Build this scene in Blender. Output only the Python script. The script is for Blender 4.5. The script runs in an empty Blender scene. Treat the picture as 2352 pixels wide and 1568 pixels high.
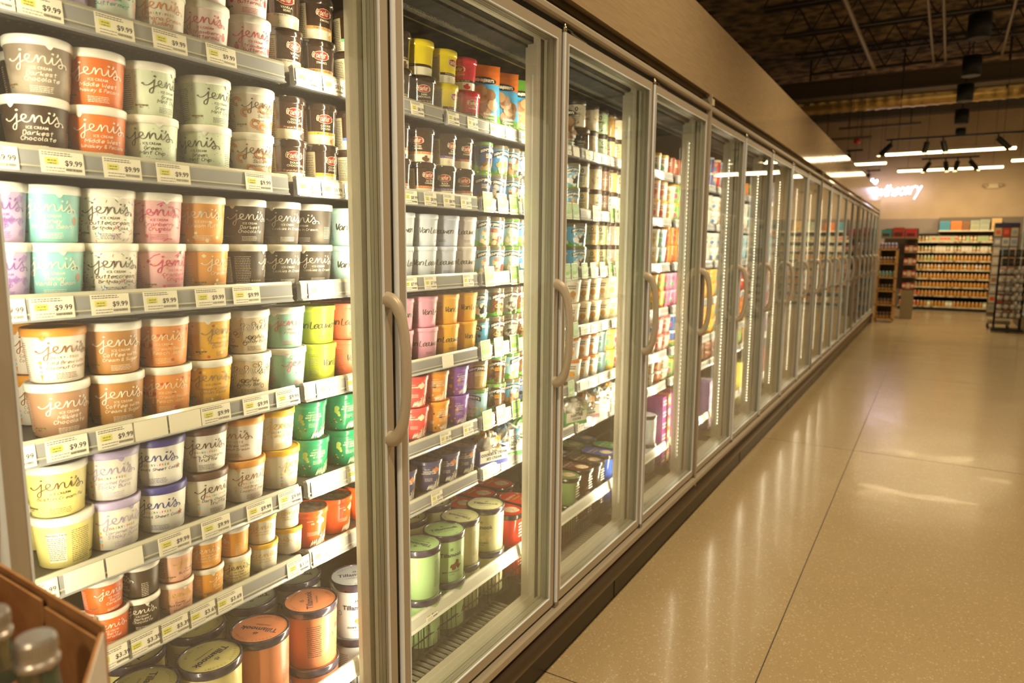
import bpy, math, random
from mathutils import Vector, Matrix
random.seed(7)
SC = bpy.context.scene
COL = SC.collection
PI = math.pi

# ------------------------------------------------------------------ camera
CAMX, CAMZ, FPX = 0.998, 1.42, 1602.1
YAW, PITCH, ROLL = .5432, -.1351, .0068
Fw = Vector((-math.sin(YAW)*math.cos(PITCH), math.cos(YAW)*math.cos(PITCH), math.sin(PITCH)))
Rt = Vector((math.cos(YAW), math.sin(YAW), 0)); Up = Rt.cross(Fw)
cR, sR = math.cos(ROLL), math.sin(ROLL)
Rt, Up = Rt*cR + Up*sR, Up*cR - Rt*sR
cam_d = bpy.data.cameras.new('camera'); cam = bpy.data.objects.new('camera', cam_d); COL.objects.link(cam)
M = Matrix((Rt, Up, -Fw)).transposed().to_4x4(); M.translation = (CAMX, 0, CAMZ); cam.matrix_world = M
cam_d.sensor_width = 36; cam_d.lens = FPX/2352*36; cam_d.clip_start = .02; cam_d.clip_end = 200
cam_d.dof.use_dof = True; cam_d.dof.focus_distance = 1.55; cam_d.dof.aperture_fstop = 4.0
SC.camera = cam
# ------------------------------------------------------------------ world, exposure
W = bpy.data.worlds.new('world'); SC.world = W; W.use_nodes = True
bg = W.node_tree.nodes['Background']; bg.inputs[0].default_value = (1, .72, .42, 1); bg.inputs[1].default_value = .45
vs = SC.view_settings; vs.view_transform = 'Standard'; vs.look = 'None'; vs.gamma = 1; vs.use_curve_mapping = False
vs.exposure = 0.26
cy = SC.cycles
cy.max_bounces = 6; cy.diffuse_bounces = 3; cy.glossy_bounces = 3; cy.transmission_bounces = 3
cy.transparent_max_bounces = 24; cy.caustics_reflective = False; cy.caustics_refractive = False
cy.use_denoising = True; cy.use_adaptive_sampling = True; cy.adaptive_threshold = .03
cy.sample_clamp_indirect = 4

LED_C = (1, .86, .63)      # freezer strips
HALL_C = (1, .76, .43)     # aisle lamps
LED_P, PEND_P = 5.9, 47.0
def area(name, loc, direction, sx, sy, power, color, spread=PI):
    d = bpy.data.lights.new(name, 'AREA'); d.shape = 'RECTANGLE'; d.size = sx; d.size_y = sy
    d.energy = power; d.color = color; d.spread = spread
    o = bpy.data.objects.new(name, d); COL.objects.link(o); o.location = loc
    o.rotation_euler = Vector(direction).to_track_quat('-Z', 'Y').to_euler(); return o
def yk(k): return 1.1667 + .775*k
for k in range(-1, 12):                                    # strips on both flanks of each upright
    for s in (-1, 1):
        if k == -1 and s == -1: continue
        pw = LED_P*(.62 if k == -1 else 1 if k < 5 else .8)
        area('freezer_strip_light', (-.087, yk(k)+s*.020, 1.13), (-.58, s*.81, 0), .010, 1.56, pw, LED_C, math.radians(148))
for y in (-2.2, .2, 2.6, 5.2, 7.8, 10.53, 12.68, 14.75, 17.3):          # light out of the pendant cylinders
    d = bpy.data.lights.new('pendant_light', 'SPOT'); d.energy = PEND_P*(4.4 if y < 9 else 2.0); d.color = HALL_C
    d.spot_size = math.radians(115); d.spot_blend = .8; d.shadow_soft_size = .09
    o = bpy.data.objects.new('pendant_light', d); COL.objects.link(o); o.location = (1.22, y, 3.90)

# ------------------------------------------------------------------ pixel -> plane helpers (photo frame 2352x1568)
def ray(x, y): return Fw + Rt*((x-1176)/FPX) - Up*((y-784)/FPX)
O = Vector((CAMX, 0, CAMZ))
def on_x(x, y, X): d = ray(x, y); return O + d*((X-CAMX)/d.x)
def on_z(x, y, Z): d = ray(x, y); return O + d*((Z-CAMZ)/d.z)
def on_y(x, y, Y): d = ray(x, y); return O + d*(Y/d.y)
def py_of(p):
    d = Vector(p)-O; z = d.dot(Fw); return 784-FPX*d.dot(Up)/z

# ------------------------------------------------------------------ materials
MATS = {}
def srgb(c):
    f = lambda v: v/12.92 if v <= .04045 else ((v+.055)/1.055)**2.4
    return tuple(f(v) for v in c)
def hexc(h): return tuple(int(h[i:i+2], 16)/255 for i in (0, 2, 4))
def mat(c, rough=.5, metal=0, coat=0, emit=0, bump=0, name=None, spec=.5):
    if isinstance(c, str): c = hexc(c)
    key = (tuple(round(v, 3) for v in c), rough, metal, coat, emit, bump, name)
    if key in MATS: return MATS[key]
    m = bpy.data.materials.new(name or 'paint'); m.use_nodes = True
    b = m.node_tree.nodes['Principled BSDF']; lc = srgb(c)
    b.inputs['Base Color'].default_value = (*lc, 1); b.inputs['Roughness'].default_value = rough
    b.inputs['Metallic'].default_value = metal; b.inputs['Coat Weight'].default_value = coat
    b.inputs['Coat Roughness'].default_value = .06; b.inputs['Specular IOR Level'].default_value = spec
    if emit:
        b.inputs['Emission Color'].default_value = (*lc, 1); b.inputs['Emission Strength'].default_value = emit
    if bump:
        nt = m.node_tree; n = nt.nodes.new('ShaderNodeTexNoise'); n.inputs['Scale'].default_value = 55
        n.inputs['Detail'].default_value = 3
        t = nt.nodes.new('ShaderNodeTexCoord'); nt.links.new(t.outputs['Object'], n.inputs['Vector'])
        bp = nt.nodes.new('ShaderNodeBump'); bp.inputs['Strength'].default_value = bump; bp.inputs['Distance'].default_value = .004
        nt.links.new(n.outputs['Fac'], bp.inputs['Height']); nt.links.new(bp.outputs['Normal'], b.inputs['Normal'])
    MATS[key] = m; return m
def noise_mat(name, c1, c2, scale=6, rough=.5, detail=4, lo=.35, hi=.65, stretch=(1, 1, 1), metal=0, bump=0, coat=0):
    key = (name, 'n')
    if key in MATS: return MATS[key]
    m = bpy.data.materials.new(name); m.use_nodes = True; nt = m.node_tree; b = nt.nodes['Principled BSDF']
    t = nt.nodes.new('ShaderNodeTexCoord'); mp = nt.nodes.new('ShaderNodeMapping'); mp.inputs['Scale'].default_value = stretch
    n = nt.nodes.new('ShaderNodeTexNoise'); n.inputs['Scale'].default_value = scale; n.inputs['Detail'].default_value = detail
    r = nt.nodes.new('ShaderNodeValToRGB'); e = r.color_ramp.elements
    e[0].position = lo; e[1].position = hi; e[0].color = (*srgb(hexc(c1)), 1); e[1].color = (*srgb(hexc(c2)), 1)
    nt.links.new(t.outputs['Object'], mp.inputs['Vector']); nt.links.new(mp.outputs['Vector'], n.inputs['Vector'])
    nt.links.new(n.outputs['Fac'], r.inputs['Fac']); nt.links.new(r.outputs['Color'], b.inputs['Base Color'])
    b.inputs['Roughness'].default_value = rough; b.inputs['Metallic'].default_value = metal; b.inputs['Coat Weight'].default_value = coat
    if bump:
        bp = nt.nodes.new('ShaderNodeBump'); bp.inputs['Strength'].default_value = bump; bp.inputs['Distance'].default_value = .02
        nt.links.new(n.outputs['Fac'], bp.inputs['Height']); nt.links.new(bp.outputs['Normal'], b.inputs['Normal'])
    MATS[key] = m; return m
def glass_mat():
    m = bpy.data.materials.new('door_glass'); m.use_nodes = True; nt = m.node_tree; nt.nodes.clear(); L = nt.links.new
    out = nt.nodes.new('ShaderNodeOutputMaterial')
    ge = nt.nodes.new('ShaderNodeNewGeometry'); dt = nt.nodes.new('ShaderNodeVectorMath'); dt.operation = 'DOT_PRODUCT'
    L(ge.outputs['Normal'], dt.inputs[0]); L(ge.outputs['Incoming'], dt.inputs[1])
    def mth(op, a, b, clamp=False):
        n = nt.nodes.new('ShaderNodeMath'); n.operation = op; n.use_clamp = clamp
        for i, v in enumerate((a, b)):
            if v is None: continue
            if isinstance(v, (int, float)): n.inputs[i].default_value = v
            else: L(v, n.inputs[i])
        return n.outputs[0]
    c = mth('ABSOLUTE', dt.outputs['Value'], None); q = mth('SUBTRACT', 1.0, c, True); q = mth('POWER', q, 3.7)
    fr = mth('ADD', mth('MULTIPLY', q, .935), .065)                    # reflection of a coated pane, both sides alike
    tr = nt.nodes.new('ShaderNodeBsdfTransparent'); tr.inputs['Color'].default_value = (.95, .97, .93, 1)
    gl = nt.nodes.new('ShaderNodeBsdfGlossy'); gl.inputs['Roughness'].default_value = .0
    df = nt.nodes.new('ShaderNodeBsdfTranslucent'); df.inputs['Color'].default_value = (.9, .9, .85, 1)
    m0 = nt.nodes.new('ShaderNodeMixShader'); m0.inputs['Fac'].default_value = .04    # translucent share that mixes a pale light haze into the pane
    m1 = nt.nodes.new('ShaderNodeMixShader')
    L(tr.outputs[0], m0.inputs[1]); L(df.outputs[0], m0.inputs[2])
    L(fr, m1.inputs['Fac']); L(m0.outputs[0], m1.inputs[1]); L(gl.outputs[0], m1.inputs[2])
    L(m1.outputs[0], out.inputs['Surface']); return m
def bottle_glass():
    m = bpy.data.materials.new('bottle_glass'); m.use_nodes = True; b = m.node_tree.nodes['Principled BSDF']
    b.inputs['Base Color'].default_value = (.55, .68, .5, 1); b.inputs['Roughness'].default_value = .05
    b.inputs['Transmission Weight'].default_value = .9; b.inputs['IOR'].default_value = 1.45; return m
def floor_mat():
    m = bpy.data.materials.new('polished_terrazzo'); m.use_nodes = True; nt = m.node_tree; b = nt.nodes['Principled BSDF']; L = nt.links.new
    t = nt.nodes.new('ShaderNodeTexCoord')
    def ramp(src, stops):
        r = nt.nodes.new('ShaderNodeValToRGB'); r.color_ramp.interpolation = 'LINEAR'
        e = r.color_ramp.elements
        for i, (p, c) in enumerate(stops):
            if i > 1: e.new(p)
            e[i].position = p; e[i].color = c
        L(src, r.inputs['Fac']); return r.outputs['Color']
    def mix(a, bb, f, mode='MIX'):
        x = nt.nodes.new('ShaderNodeMix'); x.data_type = 'RGBA'; x.blend_type = mode
        L(f, x.inputs[0]) if not isinstance(f, float) else setattr(x.inputs[0], 'default_value', f)
        for s, v in ((6, a), (7, bb)):
            if isinstance(v, tuple): x.inputs[s].default_value = (*srgb(v), 1)
            else: L(v, x.inputs[s])
        return x.outputs[2]
    n = nt.nodes.new('ShaderNodeTexNoise'); n.inputs['Scale'].default_value = 1.6; n.inputs['Detail'].default_value = 6; L(t.outputs['Object'], n.inputs['Vector'])
    base = mix((.66, .585, .45), (.73, .65, .51), n.outputs['Fac'])
    g = nt.nodes.new('ShaderNodeTexNoise'); g.inputs['Scale'].default_value = 260; g.inputs['Detail'].default_value = 2; L(t.outputs['Object'], g.inputs['Vector'])
    base = mix(base, (.52, .46, .37), ramp(g.outputs['Fac'], [(.5, (0, 0, 0, 1)), (.75, (.55, .55, .55, 1))]))
    for sc_, col, th, seed in ((120, (.84, .78, .66), .30, 0), (80, (.82, .77, .66), .24, 3.3), (90, (.36, .26, .18), .17, 7.1), (34, (.40, .30, .22), .085, 11.7), (120, (.55, .38, .24), .18, 5.2)):
        mp = nt.nodes.new('ShaderNodeMapping'); mp.inputs['Location'].default_value = (seed, seed*.7, 0); L(t.outputs['Object'], mp.inputs['Vector'])
        nd = nt.nodes.new('ShaderNodeTexNoise'); nd.inputs['Scale'].default_value = sc_*1.5; L(mp.outputs['Vector'], nd.inputs['Vector'])
        ad = nt.nodes.new('ShaderNodeVectorMath'); ad.operation = 'MULTIPLY_ADD'; L(nd.outputs['Color'], ad.inputs[0]); ad.inputs[1].default_value = (.012, .012, 0); L(mp.outputs['Vector'], ad.inputs[2])
        v = nt.nodes.new('ShaderNodeTexVoronoi'); v.inputs['Scale'].default_value = sc_; v.inputs['Randomness'].default_value = 1; L(ad.outputs[0], v.inputs['Vector'])
        # only some of the cells hold a chip
        sep = nt.nodes.new('ShaderNodeSeparateColor'); L(v.outputs['Color'], sep.inputs[0])
        lt = nt.nodes.new('ShaderNodeMath'); lt.operation = 'MULTIPLY'; L(sep.outputs[0], lt.inputs[0]); lt.inputs[1].default_value = th*1.6
        cmp_ = nt.nodes.new('ShaderNodeMath'); cmp_.operation = 'SUBTRACT'; L(lt.outputs[0], cmp_.inputs[0]); L(v.outputs['Distance'], cmp_.inputs[1])
        gt = nt.nodes.new('ShaderNodeMath'); gt.operation = 'MULTIPLY'; gt.use_clamp = True; L(cmp_.outputs[0], gt.inputs[0]); gt.inputs[1].default_value = 9
        sep2 = nt.nodes.new('ShaderNodeMath'); sep2.operation = 'GREATER_THAN'; L(sep.outputs[1], sep2.inputs[0]); sep2.inputs[1].default_value = .45 if th > .2 else .72
        f2 = nt.nodes.new('ShaderNodeMath'); f2.operation = 'MULTIPLY'; L(gt.outputs[0], f2.inputs[0]); L(sep2.outputs[0], f2.inputs[1])
        f3 = nt.nodes.new('ShaderNodeMath'); f3.operation = 'MULTIPLY'; L(f2.outputs[0], f3.inputs[0]); f3.inputs[1].default_value = .55
        base = mix(base, col, f3.outputs[0])
    L(base, b.inputs['Base Color'])
    rn = nt.nodes.new('ShaderNodeTexNoise'); rn.inputs['Scale'].default_value = 3; L(t.outputs['Object'], rn.inputs['Vector'])
    mr = nt.nodes.new('ShaderNodeMapRange'); mr.inputs['To Min'].default_value = .14; mr.inputs['To Max'].default_value = .24; L(rn.outputs['Fac'], mr.inputs['Value']); L(mr.outputs[0], b.inputs['Roughness'])
    b.inputs['Specular IOR Level'].default_value = .20; b.inputs['Coat Weight'].default_value = .05; b.inputs['Coat Roughness'].default_value = .04
    bn = nt.nodes.new('ShaderNodeTexNoise'); bn.inputs['Scale'].default_value = 2.2; L(t.outputs['Object'], bn.inputs['Vector'])
    bp = nt.nodes.new('ShaderNodeBump'); bp.inputs['Strength'].default_value = .06; bp.inputs['Distance'].default_value = .05; L(bn.outputs['Fac'], bp.inputs['Height'])
    L(bp.outputs['Normal'], b.inputs['Normal']); L(bp.outputs['Normal'], b.inputs['Coat Normal'])
    return m
GLASS = glass_mat()
ALU = mat((.70, .66, .60), .45, .25, name='brushed_aluminium')
ALU_L = mat((.90, .94, 1.0), .4, .0, bump=.12, name='satin_silver')
HANDLE = mat((.74, .69, .62), .4, .15, name='handle_metal')
CREAM = mat((.71, .68, .60), .45, 0, name='upright_enamel')
GASKET = mat((.13, .13, .12), .6, name='gasket_rubber')
BLACK = mat((.055, .05, .045), .45, name='black_steel')
BLACKM = mat((.03, .028, .025), .7, name='black_matt')
STEEL = mat((.65, .62, .56), .25, .9, name='bright_steel')

# ------------------------------------------------------------------ mesh builder
class MB:
    def __init__(s): s.v = []; s.f = []; s.mi = []; s.sm = []; s.m = []
    def mid(s, m):
        if m not in s.m: s.m.append(m)
        return s.m.index(m)
    def add(s, vs, fs, m, smooth=False):
        o = len(s.v); i = s.mid(m); s.v += [tuple(v) for v in vs]
        for f in fs: s.f.append(tuple(o+a for a in f)); s.mi.append(i); s.sm.append(smooth)
        return s
    def box(s, x0, x1, y0, y1, z0, z1, m):
        vs_ = [(x, y, z) for x in (x0, x1) for y in (y0, y1) for z in (z0, z1)]
        return s.add(vs_, [(0, 1, 3, 2), (4, 6, 7, 5), (0, 4, 5, 1), (2, 3, 7, 6), (0, 2, 6, 4), (1, 5, 7, 3)], m)
    def prism(s, prof, a0, a1, m, axis='y', smooth=False, caps=True):     # profile (p,q) swept along an axis
        n = len(prof); vs_ = []
        for a in (a0, a1):
            for p, q in prof:
                vs_.append({'y': (p, a, q), 'x': (a, p, q), 'z': (p, q, a)}[axis])
        s.add(vs_, [(i, (i+1) % n, n+(i+1) % n, n+i) for i in range(n)], m, smooth)
        if caps: s.add(vs_, [tuple(range(n))[::-1], tuple(range(n, 2*n))], m)
        return s
    def lathe(s, prof, m, n=40, c=(0, 0, 0), smooth=True, sx=1, sy=1, mats=None, sq=2, axis='z'):
        vs_ = []; fs = []
        for r, z in prof:
            for i in range(n):
                a = 2*PI*i/n; ca, sa = math.cos(a), math.sin(a)
                k = (abs(ca)**sq+abs(sa)**sq)**(-1/sq) if sq != 2 else 1
                x, y = r*k*ca*sx, r*k*sa*sy
                p = {'z': (x, y, z), 'x': (z, x, y), 'y': (x, z, y)}[axis]
                vs_.append((c[0]+p[0], c[1]+p[1], c[2]+p[2]))
        for j in range(len(prof)-1):
            fj = [(j*n+i, j*n+(i+1) % n, (j+1)*n+(i+1) % n, (j+1)*n+i) for i in range(n)]
            if mats: s.add(vs_[j*n:(j+2)*n], [(i, (i+1) % n, n+(i+1) % n, n+i) for i in range(n)], mats[j], smooth)
            else: fs += fj
        if not mats: s.add(vs_, fs, m, smooth)
        flatdisc = len(prof) == 2 and abs(prof[0][1]-prof[1][1]) < 1e-6
        for j, rev in ((0, True), (len(prof)-1, False)):
            if prof[j][0] > 2e-4 and not flatdisc:
                ring = vs_[j*n:(j+1)*n]; f = tuple(range(n)); s.add(ring, [f[::-1] if rev else f], mats[0 if rev else -1] if mats else m)
        return s
    def tube(s, pts, r, m, n=8, closed=False, smooth=True, sy=1.0):
        pts = [Vector(p) for p in pts]; rs = r if isinstance(r, (list, tuple)) else [r]*len(pts)
        vs_ = []; L = len(pts); ref = None
        for i, p in enumerate(pts):
            a = pts[(i-1) % L] if (closed or i > 0) else p; b = pts[(i+1) % L] if (closed or i < L-1) else p
            t = (b-a).normalized()
            if ref is None: ref = Vector((0, 0, 1)) if abs(t.z) < .9 else Vector((0, 1, 0))
            u = t.cross(ref).normalized(); w = u.cross(t).normalized(); ref = w
            for k in range(n):
                q = 2*PI*k/n; vs_.append(p+(u*math.cos(q)*sy+w*math.sin(q))*rs[i])
        fs = []
        for i in range(L if closed else L-1):
            for k in range(n):
                fs.append((i*n+k, i*n+(k+1) % n, ((i+1) % L)*n+(k+1) % n, ((i+1) % L)*n+k))
        s.add(vs_, fs, m, smooth)
        if not closed: s.add(vs_, [tuple(range(n))[::-1], tuple(range((L-1)*n, L*n))], m)
        return s
    def flat(s, v2, fs, m, fn, smooth=False): return s.add([fn(u, w) for u, w in v2], fs, m, smooth)
    def mesh(s, name):
        me = bpy.data.meshes.new(name); me.from_pydata(s.v, [], s.f)
        for m in s.m: me.materials.append(m)
        me.polygons.foreach_set('material_index', s.mi); me.polygons.foreach_set('use_smooth', s.sm); me.update(); return me

# ------------------------------------------------------------------ object helpers
LABELS = {}
def tag(o, label, cat, group=None, kind=None):
    w = label.split()
    if label in LABELS and not (group and LABELS[label] == group) and not kind: print('DUP LABEL', label)
    if len(w) > 16 or len(w) < 4: print('LABEL LEN', len(w), label)
    LABELS[label] = group
    o['label'] = label; o['category'] = cat
    if group: o['group'] = group
    if kind: o['kind'] = kind
    return o
def link(name, data, parent=None, loc=None, rz=None):
    o = bpy.data.objects.new(name, data); COL.objects.link(o)
    if parent: o.parent = parent
    if loc is not None: o.location = loc
    if rz is not None: o.rotation_euler = (0, 0, rz)
    return o
def thing(name, label, cat, loc=(0, 0, 0), rz=0, group=None):
    return tag(link(name, None, None, loc, rz), label, cat, group)
def struct(name, mb):
    o = link(name, mb.mesh(name)); o['kind'] = 'structure'; return o

# ------------------------------------------------------------------ 2D lettering
def text2d(s, size, bold=0.0, cache={}):
    k = (s, bold)
    if k not in cache:
        c = bpy.data.curves.new('t', 'FONT'); c.body = s; c.size = 1; c.offset = bold; c.resolution_u = 2; c.align_x = 'CENTER'
        o = bpy.data.objects.new('t', c); COL.objects.link(o); bpy.context.view_layer.update()
        me = o.evaluated_get(bpy.context.evaluated_depsgraph_get()).to_mesh()
        cache[k] = ([(v.co.x, v.co.y) for v in me.vertices], [tuple(p.vertices) for p in me.polygons])
        bpy.data.objects.remove(o); bpy.data.curves.remove(c)
    v, f = cache[k]; return [(a*size, b*size) for a, b in v], f
G = dict(a='462705133446 464453', b='0903 0527452304', c='462705233344', d='4943 4527052344', e='05454637160513234 4'.replace(' ', ''), f='491923 0747',
 g='4627051344 47422001', h='0903 05274543', i='0703 0909', j='272200 2929', k='0903 4604 1443', l='090413', m='0703 05173633 35476663', n='0703 05274643',
 o='2705234527', p='0700 0527452304', q='4740 4627051344', r='0703 052747', s='462706442304', t='292433 0747', u='07042344 4743', v='072347',
 w='0713365367', x='0743 4703', y='0724 4700', z='07470343', A='032943 1535', B='0903 09393706 06464303', C='4829062344', D='0903 0939463303',
 E='49090343 0636', F='490903 0636', G='48290623444626', H='0903 4943 0646', I='2923', J='393413', K='0903 4906 0643', L='090343', M='0309356963',
 N='03094349', O='2906234629', P='0903 0939371606', R='0903 09393706 2643', S='48290745 2304'.replace(' ', ''), T='0949 2923', U='0904234449', V='092349',
 W='0913365369', X='0943 4903', Y='092649 2623')
G["'"] = '2927'; G['-'] = '1535'; G['&'] = '4308293805133345'
def smooth_path(p, n=3):
    if len(p) < 3: return p
    out = []
    for i in range(len(p)-1):
        p0 = p[max(i-1, 0)]; p1 = p[i]; p2 = p[i+1]; p3 = p[min(i+2, len(p)-1)]
        for k in range(n):
            t = k/n
            out.append(tuple(.5*((2*p1[a])+(-p0[a]+p2[a])*t+(2*p0[a]-5*p1[a]+4*p2[a]-p3[a])*t*t+(-p0[a]+3*p1[a]-3*p2[a]+p3[a])*t**3) for a in (0, 1)))
    out.append(p[-1]); return out
def ribbon(p, w, wf=None):
    vs_ = []; n = len(p)
    for i in range(n):
        a = p[max(i-1, 0)]; b = p[min(i+1, n-1)]; dx, dy = b[0]-a[0], b[1]-a[1]; l = math.hypot(dx, dy) or 1
        h = (wf(dx/l, dy/l) if wf else 1)*w/2
        vs_ += [(p[i][0]-dy/l*h, p[i][1]+dx/l*h), (p[i][0]+dy/l*h, p[i][1]-dx/l*h)]
    return vs_, [(2*i, 2*i+1, 2*i+3, 2*i+2) for i in range(n-1)]
def disc2(cx, cy, r, n=10, ry=None):
    return [(cx, cy)]+[(cx+r*math.cos(2*PI*i/n), cy+(ry or r)*math.sin(2*PI*i/n)) for i in range(n)], [(0, 1+i, 1+(i+1) % n) for i in range(n)]
def join2(parts):
    v = []; f = []
    for pv, pf in parts: o = len(v); v += pv; f += [tuple(o+a for a in q) for q in pf]
    return v, f
def xf(g, sx=1, sy=1, dx=0, dy=0, sh=0, rot=0):
    c, s = math.cos(rot), math.sin(rot)
    o = []
    for x, y in g[0]:
        x, y = x*sx+y*sh*sy, y*sy; o.append((x*c-y*s+dx, x*s+y*c+dy))
    return o, g[1]
def hand(s, h, w=.11, sh=.12, sub=2, wf=None, gap=.26, cache={}):          # hand-lettered line, cap height h, centred
    k = (s, w, sh, sub, wf is None, gap)
    if k not in cache:
        x = 0; parts = []
        for ch in s:
            if ch == ' ': x += .5; continue
            g = G.get(ch)
            if not g: x += .5; continue
            mx = 0
            for st in g.split():
                pts = [(int(st[i])/6*1.0, (int(st[i+1])-3)/6) for i in range(0, len(st), 2)]
                mx = max(mx, max(q[0] for q in pts))
                if len(pts) == 2 and pts[0] == pts[1]: parts.append(xf(disc2(pts[0][0], pts[0][1], w*.8, 6), dx=x)); continue
                parts.append(xf(ribbon(smooth_path(pts, sub), w, wf), dx=x))
            x += mx+gap
        v, f = join2(parts); cache[k] = ([(a-x/2+b*sh, b) for a, b in v], f)
    return xf(cache[k], h, h)
JS = [[(0, .35), (.22, .12), (.55, .2), (.95, .65), (1.15, 1.08), (1.1, .5), (1.02, -.35), (.88, -.9), (.64, -.85), (.66, -.45), (1.05, -.02), (1.5, .28), (1.86, .62), (1.86, .92), (1.64, .98), (1.48, .6), (1.6, .18), (1.9, .04), (2.2, .3), (2.4, .92), (2.5, .9), (2.5, .3), (2.5, .06), (2.62, .5), (2.88, .94), (3.06, .8), (3.06, .3), (3.2, .04), (3.45, .3), (3.66, .95), (3.64, .4), (3.74, .06), (4.0, .3), (4.4, 1.1), (4.42, .8), (4.62, .25), (4.5, -.18), (4.22, -.14), (4.26, .16), (4.7, .34), (5.0, .18), (5.06, -.08)]]
def jeni(w=.115):
    p = ribbon(smooth_path([(a-2.55, b) for a, b in JS[0]], 2), w)
    parts = [p, disc2(-2.55, .36, .13, 8), disc2(2.5, -.1, .11, 8), disc2(-1.38, 1.5, .13, 8), disc2(1.16, 1.38, .12, 8),
             ribbon([(1.6, 1.5), (1.62, 1.3), (1.5, 1.1)], w*1.2)]
    return join2(parts)
JENI = jeni(); JENI_F = jeni(.2)
thick = lambda dx, dy: .45+.95*abs(dy)
VAN = hand('Van Leeuwen', 1.0, .16, .28, 3, thick, .09)
GRA = hand("Graeter's", 1.0, .15, .25, 3, thick, .08)
def milk2():
    parts = []
    for pts in ([(0, 0), (.25, .95), (.2, .0), (.55, 1.0), (.5, 0), (.85, 1.05), (.82, .05), (1.0, .2)], [(1.0, .2), (1.22, 1.1), (1.12, .1), (1.3, .1), (1.62, 1.9), (1.5, .15), (1.7, .2)], [(1.7, .2), (2.2, 2.2), (2.0, .1), (2.3, 1.1)], [(2.2, .55), (2.55, 1.15)], [(2.2, .6), (2.6, .05)]):
        parts.append(ribbon(smooth_path(pts, 2), .15))
    parts.append(disc2(1.3, 1.45, .1, 7)); return join2([xf(q, dx=-1.3, sh=.15) for q in parts])
MILK = milk2()
def bars(w, n, lh, th, seed, words=True):                            # unreadable small print: word-sized dashes
    r = random.Random(seed); parts = []
    for i in range(n):
        x = -w/2; end = w/2*(r.uniform(.8, 1))
        while x < end:
            l = min(r.uniform(.0016, .0055), end-x)
            parts.append(([(x, -i*lh), (x+l, -i*lh), (x+l, -i*lh+th), (x, -i*lh+th)], [(0, 1, 2, 3)])); x += l+.0009
    return join2(parts)

# ------------------------------------------------------------------ tubs
WHITE = 'f4efe4'
class Tub:                                                            # cone wrap helper
    def __init__(s, r0, r1, h): s.r0, s.r1, s.h = r0, r1, h; s.rm = (r0+r1)/2; s.b = MB(); s.eps = .0003
    def R(s, z): return s.r0+(s.r1-s.r0)*max(0, min(1, z/s.h))
    def put(s, g, m, az=0, z=0, lay=1):
        def fn(u, w):
            a = az+u/s.rm; zz = min(max(z+w, .0008), s.h-.0004); r = s.R(zz)+s.eps*lay; return (r*math.cos(a), r*math.sin(a), zz)
        s.b.flat(g[0], g[1], m, fn)
    def band(s, z0, z1, m, a0=0, a1=2*PI, lay=1, f=None):
        n = max(2, int(abs(a1-a0)/(2*PI)*48)); vs_ = []; fs = []
        for i in range(n+1):
            a = a0+(a1-a0)*i/n; t = f(a) if f else z1
            for z in (z0, t): r = s.R(z)+s.eps*lay; vs_.append((r*math.cos(a), r*math.sin(a), z))
        s.b.add(vs_, [(2*i, 2*i+2, 2*i+3, 2*i+1) for i in range(n)], m, True)
    def blob(s, az, z, r, m, lay=2, ry=None, n=12, seed=0, rough=0):
        rr = random.Random(seed); k = [1+rough*rr.uniform(-1, 1) for _ in range(n)]; vs_ = [(0, 0)]; fs = []
        R = 2 if r > .008 else 1
        for j in range(1, R+1):
            for i in range(n): q = 2*PI*i/n; vs_.append((r*k[i]*j/R*math.cos(q), (ry or r)*k[i]*j/R*math.sin(q)))
        for i in range(n): fs.append((0, 1+i, 1+(i+1) % n))
        if R == 2:
            for i in range(n): fs.append((1+i, 1+n+i, 1+n+(i+1) % n, 1+(i+1) % n))
        s.put((vs_, fs), m, az, z, lay)
def shell(t, m, n=48, mats=None, zs=None):
    if zs: prof = [(t.r0-.003, 0)]+[(t.R(z), z) for z in zs]; t.b.lathe(prof, m, n, mats=[mats[0]]+mats)
    else: t.b.lathe([(t.r0-.003, 0), (t.r0, .002), (t.R(t.h*.5), t.h*.5), (t.r1, t.h)], m, n)
def lid_mesh(name, r, z0, z1, m, top=None, tabaz=None, topmark=None, rim=.0022):
    b = MB(); prof = [(r-.0015, z0), (r, z0+.0015), (r, z1-.0015), (r-.0015, z1), (r-.004, z1), (r-.0048, z1-rim)]
    b.lathe(prof, m, 48)
    if top: b.lathe([(.0001, z1-rim+.0001), (r-.0049, z1-rim+.0001)], top, 48)
    if tabaz is not None:
        vs_ = []; 
        for i in range(9):
            a = tabaz+(i-4)*.033; d = .0065*math.cos((i-4)/4*PI/2); vs_ += [((r+.0004)*math.cos(a), (r+.0004)*math.sin(a), z0+.001), ((r-.001)*math.cos(a), (r-.001)*math.sin(a), z0+.001-d)]
        b.add(vs_, [(2*i, 2*i+1, 2*i+3, 2*i+2) for i in range(8)], m, True)
    if topmark:
        for g, mm, x, y, rot in topmark:
            v = xf(g, rot=rot, dx=x, dy=y); b.add([(p[0], p[1], z1-rim+.0005) for p in v[0]], v[1], mm)
    return b.mesh(name)

RAINBOW = ['e8c23a', 'd8533f', '4f8f5a', '3b6ea8', 'e08a3a']
def sparkle(t, cols, n, l, seed, az0=-PI, az1=PI, w=.0012):
    r = random.Random(seed)
    for i in range(n):
        a = r.uniform(az0, az1); z = r.uniform(.003, t.h-.003); q = r.uniform(0, PI)
        t.put(xf(ribbon([(-l/2, 0), (l/2, 0)], w), rot=q), mat(r.choice(cols), .5), a, z, 1)

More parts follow.
